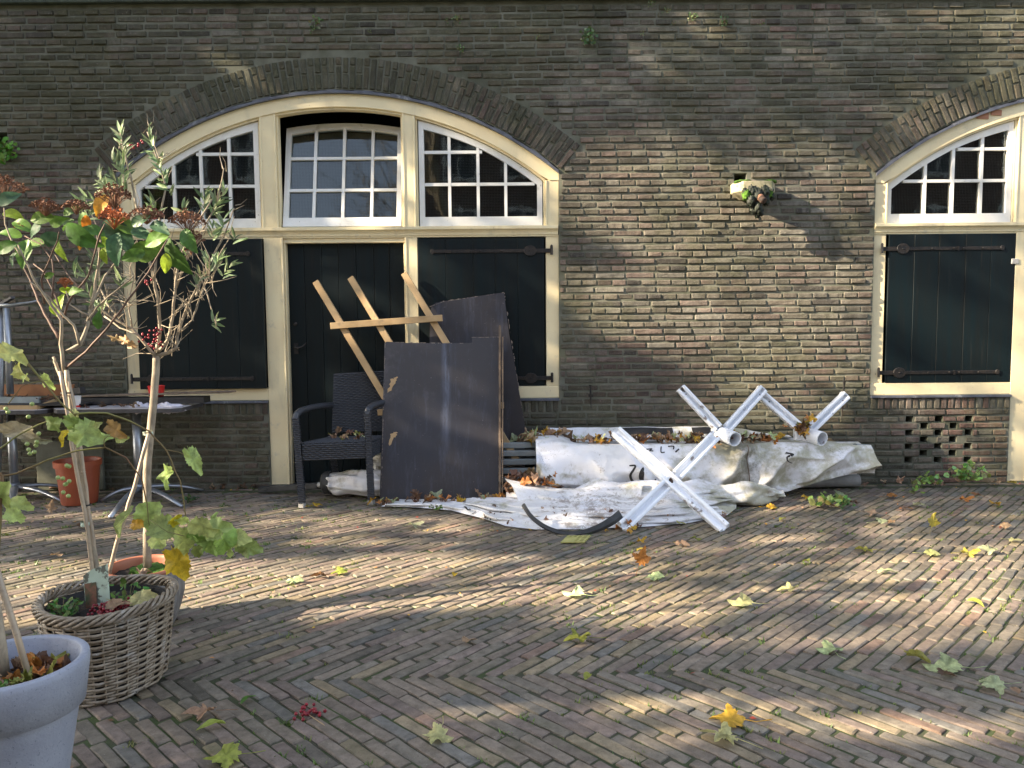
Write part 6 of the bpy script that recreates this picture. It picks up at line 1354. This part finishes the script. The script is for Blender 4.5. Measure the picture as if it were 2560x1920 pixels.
# ------------------------------------------------------------------ the street around: trees and houses outside the picture
def inpoly(x, y, P_):
    c = False; j = len(P_) - 1
    for i in range(len(P_)):
        if (P_[i][1] > y) != (P_[j][1] > y) and x < (P_[j][0] - P_[i][0]) * (y - P_[i][1]) / (P_[j][1] - P_[i][1]) + P_[i][0]: c = not c
        j = i
    return c
k_ = 1.1573
SUNNY = [  # sun patches wanted on wall and paving, left open in the crowns (outline, brightness, patchiness)
 ([(1402, 470), (1402, 578), (1571, 640), (1595, 652), (1402, 667), (1402, 800), (1660, 910), (1800, 975), (2110, 1010), (2150, 1080), (2178, 1000), (2180, 700), (2100, 560), (1900, 480), (1600, 400)], .98, .12),
 ([(1500, 330), (2000, 300), (2180, 430), (2180, 700), (2100, 560), (1900, 480), (1402, 470), (1402, 400)], .62, .5),
 ([(2182, 250), (2600, 180), (2600, 1210), (2400, 1210), (2180, 990)], .75, .6), ([(430, 130), (640, 135), (640, 190), (430, 175)], .85, .2), ([(620, 170), (820, 170), (820, 240), (620, 235)], .6, .6),
 ([(650, 236), (890, 236), (890, 262), (650, 262)], .9, .1), ([(680, 262), (1400, 300), (1400, 1000), (680, 1050)], .5, .8), ([(1330, 1080), (2160, 1100), (2160, 1260), (1330, 1330)], .42, .8), ([(1680, 950), (2130, 950), (2130, 1100), (1680, 1100)], .8, .3),
 ([(60, 430), (330, 430), (330, 520), (60, 480)], .3, .9),
 ([(-50, 1395), (700, 1395), (1100, 1370), (1480, 1400), (1480, 1500), (760, 1560), (-50, 1570)], .98, .12), ([(-50, 1290), (700, 1260), (1200, 1290), (1200, 1370), (-50, 1350)], .6, .7), ([(1400, 1400), (2000, 1330), (2600, 1330), (2600, 1420), (1700, 1560), (1300, 1560)], .75, .45),
 ([(2050, 1400), (2600, 1380), (2600, 1560), (2050, 1520)], .98, .1), ([(1900, 1260), (2600, 1230), (2600, 1380), (1900, 1350)], .55, .8), ([(1350, 1555), (2600, 1540), (2600, 1640), (1350, 1620)], .5, .8),
 ([(950, 1755), (1300, 1765), (1750, 1730), (2600, 1780), (2600, 1850), (1900, 1880), (1050, 1835)], .97, .15), ([(250, 1790), (780, 1800), (780, 1860), (250, 1850)], .6, .6)]
def transm(px, py, wallhit):
    T = .04 if wallhit else .05
    for poly, b, pt in SUNNY:
        if inpoly(px, py, poly):
            n_ = noise.noise(Vector((px / (260 if not wallhit else 110), py / (26 if not wallhit else 60), 3 if wallhit else 8))) * .5 + .5
            n_ = smooth(.28, .52, n_); T = max(T, b * (1 - pt + pt * n_))
    return min(T, .98)
def hit_px(p):
    t = p.z / -sun_dir.z; y = p.y + sun_dir.y * t
    if y > YW: t = (YW - p.y) / sun_dir.y; h = p + sun_dir * t; return h, True
    return p + sun_dir * t, False
def recurse(q, p, d, ln, r, depth, rr, minr=.006, ends=None, spread=.5):
    n = 4; pts = [p]; dd = Vector(d)
    for i in range(n): dd = (dd + Vector((rr.uniform(-1, 1), rr.uniform(-1, 1), rr.uniform(-.6, 1))) * .13).normalized(); pts.append(pts[-1] + dd * ln / n)
    q.tube(pts, [r * (1 - .35 * i / n) for i in range(n + 1)], 6 if r > .03 else 4, cap=False)
    if ends is not None: ends.append(pts[-1])
    if depth == 0 or r * .62 < minr: return
    for k in range(rr.choice((2, 3, 3))):
        nd = (dd + Vector((rr.uniform(-1, 1), rr.uniform(-1, 1), rr.uniform(-.4, .8))) * spread * 1.3).normalized(); recurse(q, pts[-1] if k else pts[-2], nd, ln * rr.uniform(.65, .85), r * .62, depth - 1, rr, minr, ends, spread)
rt = random.Random(77)
for ti, (tx, ty, cr, lab) in enumerate(((-9.5, 1.0, [(-9.5, .2, 6.5, 3.0, 3.2, 4.2), (-8.6, -1.0, 5.0, 2.5, 2.5, 3.0)], 'unseen leafy maple tree left of the camera, nearest to it, crown shaped to cast the shade'), (-10.5, 4.3, [(-10.2, 3.2, 6.4, 3.4, 3.0, 4.4)], 'unseen leafy maple tree close to the wall, left of the pots, crown shaped to cast the shade'), (-14.5, 2.2, [(-14.2, 1.8, 8.2, 3.4, 3.6, 5.2)], 'unseen tall leafy maple tree farthest to the left, crown shaped to cast the shade'))):  # unseen trees, their crowns shaped to cast the dappled shade
    t = empty('shade_maple_tree', (tx, ty, 0), lab, 'tree', 'street trees'); q = MB(); recurse(q, Vector((tx, ty, 0)), Vector((0, 0, 1)), 2.6, .14, 5, rt, .012, None, .55); q.build('trunk', M['stalk'], t, smooth=True, fixn=False)
    q = MB(); cnt = 0; tries = 0; want = 9500 if ti < 2 else 7000
    while cnt < want and tries < want * 3:
        tries += 1; cx, cy, cz, rx, ry, rz = rt.choice(cr)
        v = Vector((rt.gauss(0, 1), rt.gauss(0, 1), rt.gauss(0, 1))).normalized() * rt.random() ** .4; p = Vector((cx + v.x * rx, cy + v.y * ry, cz + v.z * rz))
        if p.z < 1.4 or p.y > YW - .2: continue
        h, wh = hit_px(p)
        if h.y > .8:
            px, py = to_px(h)
            if -400 < px < 2900 and -600 < py < 2300:
                T = transm(px, py, wh)
                if rt.random() > min(1, -math.log(T) / 2.9) ** 1.15: continue  # leaf skipped where its shadow would cover a wanted sun patch
            elif rt.random() < .35: continue
        elif rt.random() < .35: continue
        cnt += 1; s_ = rt.uniform(.06, .11); u = Vector((rt.gauss(0, 1), rt.gauss(0, 1), rt.gauss(0, 1))).normalized(); w_ = u.orthogonal().normalized(); x_ = u.cross(w_)
        q.add([p + w_ * s_ * 1.1, p + x_ * s_ * .8, p - w_ * s_, p - x_ * s_ * .8], [(0, 1, 2, 3)], vary(rt.choice(((.16, .20, .04), (.30, .28, .05), (.10, .15, .03))), rt, .3))
    tag(q.build('crown', M['leaf'], t, tint=True, fixn=False), kind='stuff')
t = empty('bare_tree', (-1.5, -7.0, 0), 'bare wide-branching tree behind the camera', 'tree'); q = MB(); recurse(q, Vector((-1.5, -7.0, 0)), Vector((.05, 0, 1)), 4.2, .22, 6, rt, .010, None, .6); q.build('trunk', M['stalk'], t, smooth=True, fixn=False)
M['house'] = pm('house_brick', (.16, .10, .08), (.12, .085, .07), 3, .9, .2, 30)
wf = MB(); wf.box(-.6, .6, -.04, .04, -.9, -.8); wf.box(-.6, .6, -.04, .04, .8, .9); wf.box(-.6, -.5, -.04, .04, -.8, .8); wf.box(.5, .6, -.04, .04, -.8, .8); wf.box(-.03, .03, -.04, .04, -.8, .8); wf.box(-.5, -.031, -.035, .035, .15, .21); wf.box(.031, .5, -.035, .035, .15, .21); wfm = wf.mesh('window_frame', M['white'])
wg = MB(); wg.box(-.5, .5, -.01, .01, -.8, .8); wgm = wg.mesh('pane', M['panel'])
for hi in range(9):
    hx = -24 + hi * 7.4; t = empty('brick_house', (hx, -15, 0), ['narrow', 'second', 'third', 'fourth', 'fifth', 'sixth', 'seventh', 'eighth', 'last'][hi] + ' brick house with white windows across the street', 'house', 'houses across the street'); q = MB(); H_ = 8.5 + (hi % 3) * .7; q.box(hx - 3.6, hx + 3.6, -21, -15, 0, H_); q.build('house_wall', M['house'], t)
    q = MB(); q.add([(hx - 3.7, -21.1, H_), (hx + 3.7, -21.1, H_), (hx + 3.7, -14.9, H_), (hx - 3.7, -14.9, H_), (hx - 3.7, -18, H_ + 2.2), (hx + 3.7, -18, H_ + 2.2)], [(0, 1, 5, 4), (3, 4, 5, 2), (0, 4, 3), (1, 2, 5), (3, 2, 1, 0)]); q.build('roof', M['terra'], t)
    for fl in range(3):
        for wi in range(3):
            o = placed('window', wfm, t, Matrix.Translation((hx - 2.2 + 2.2 * wi, -14.97, 1.8 + 2.8 * fl))); placed('pane', wgm, o, Matrix.Translation((hx - 2.2 + 2.2 * wi, -14.98, 1.8 + 2.8 * fl)))
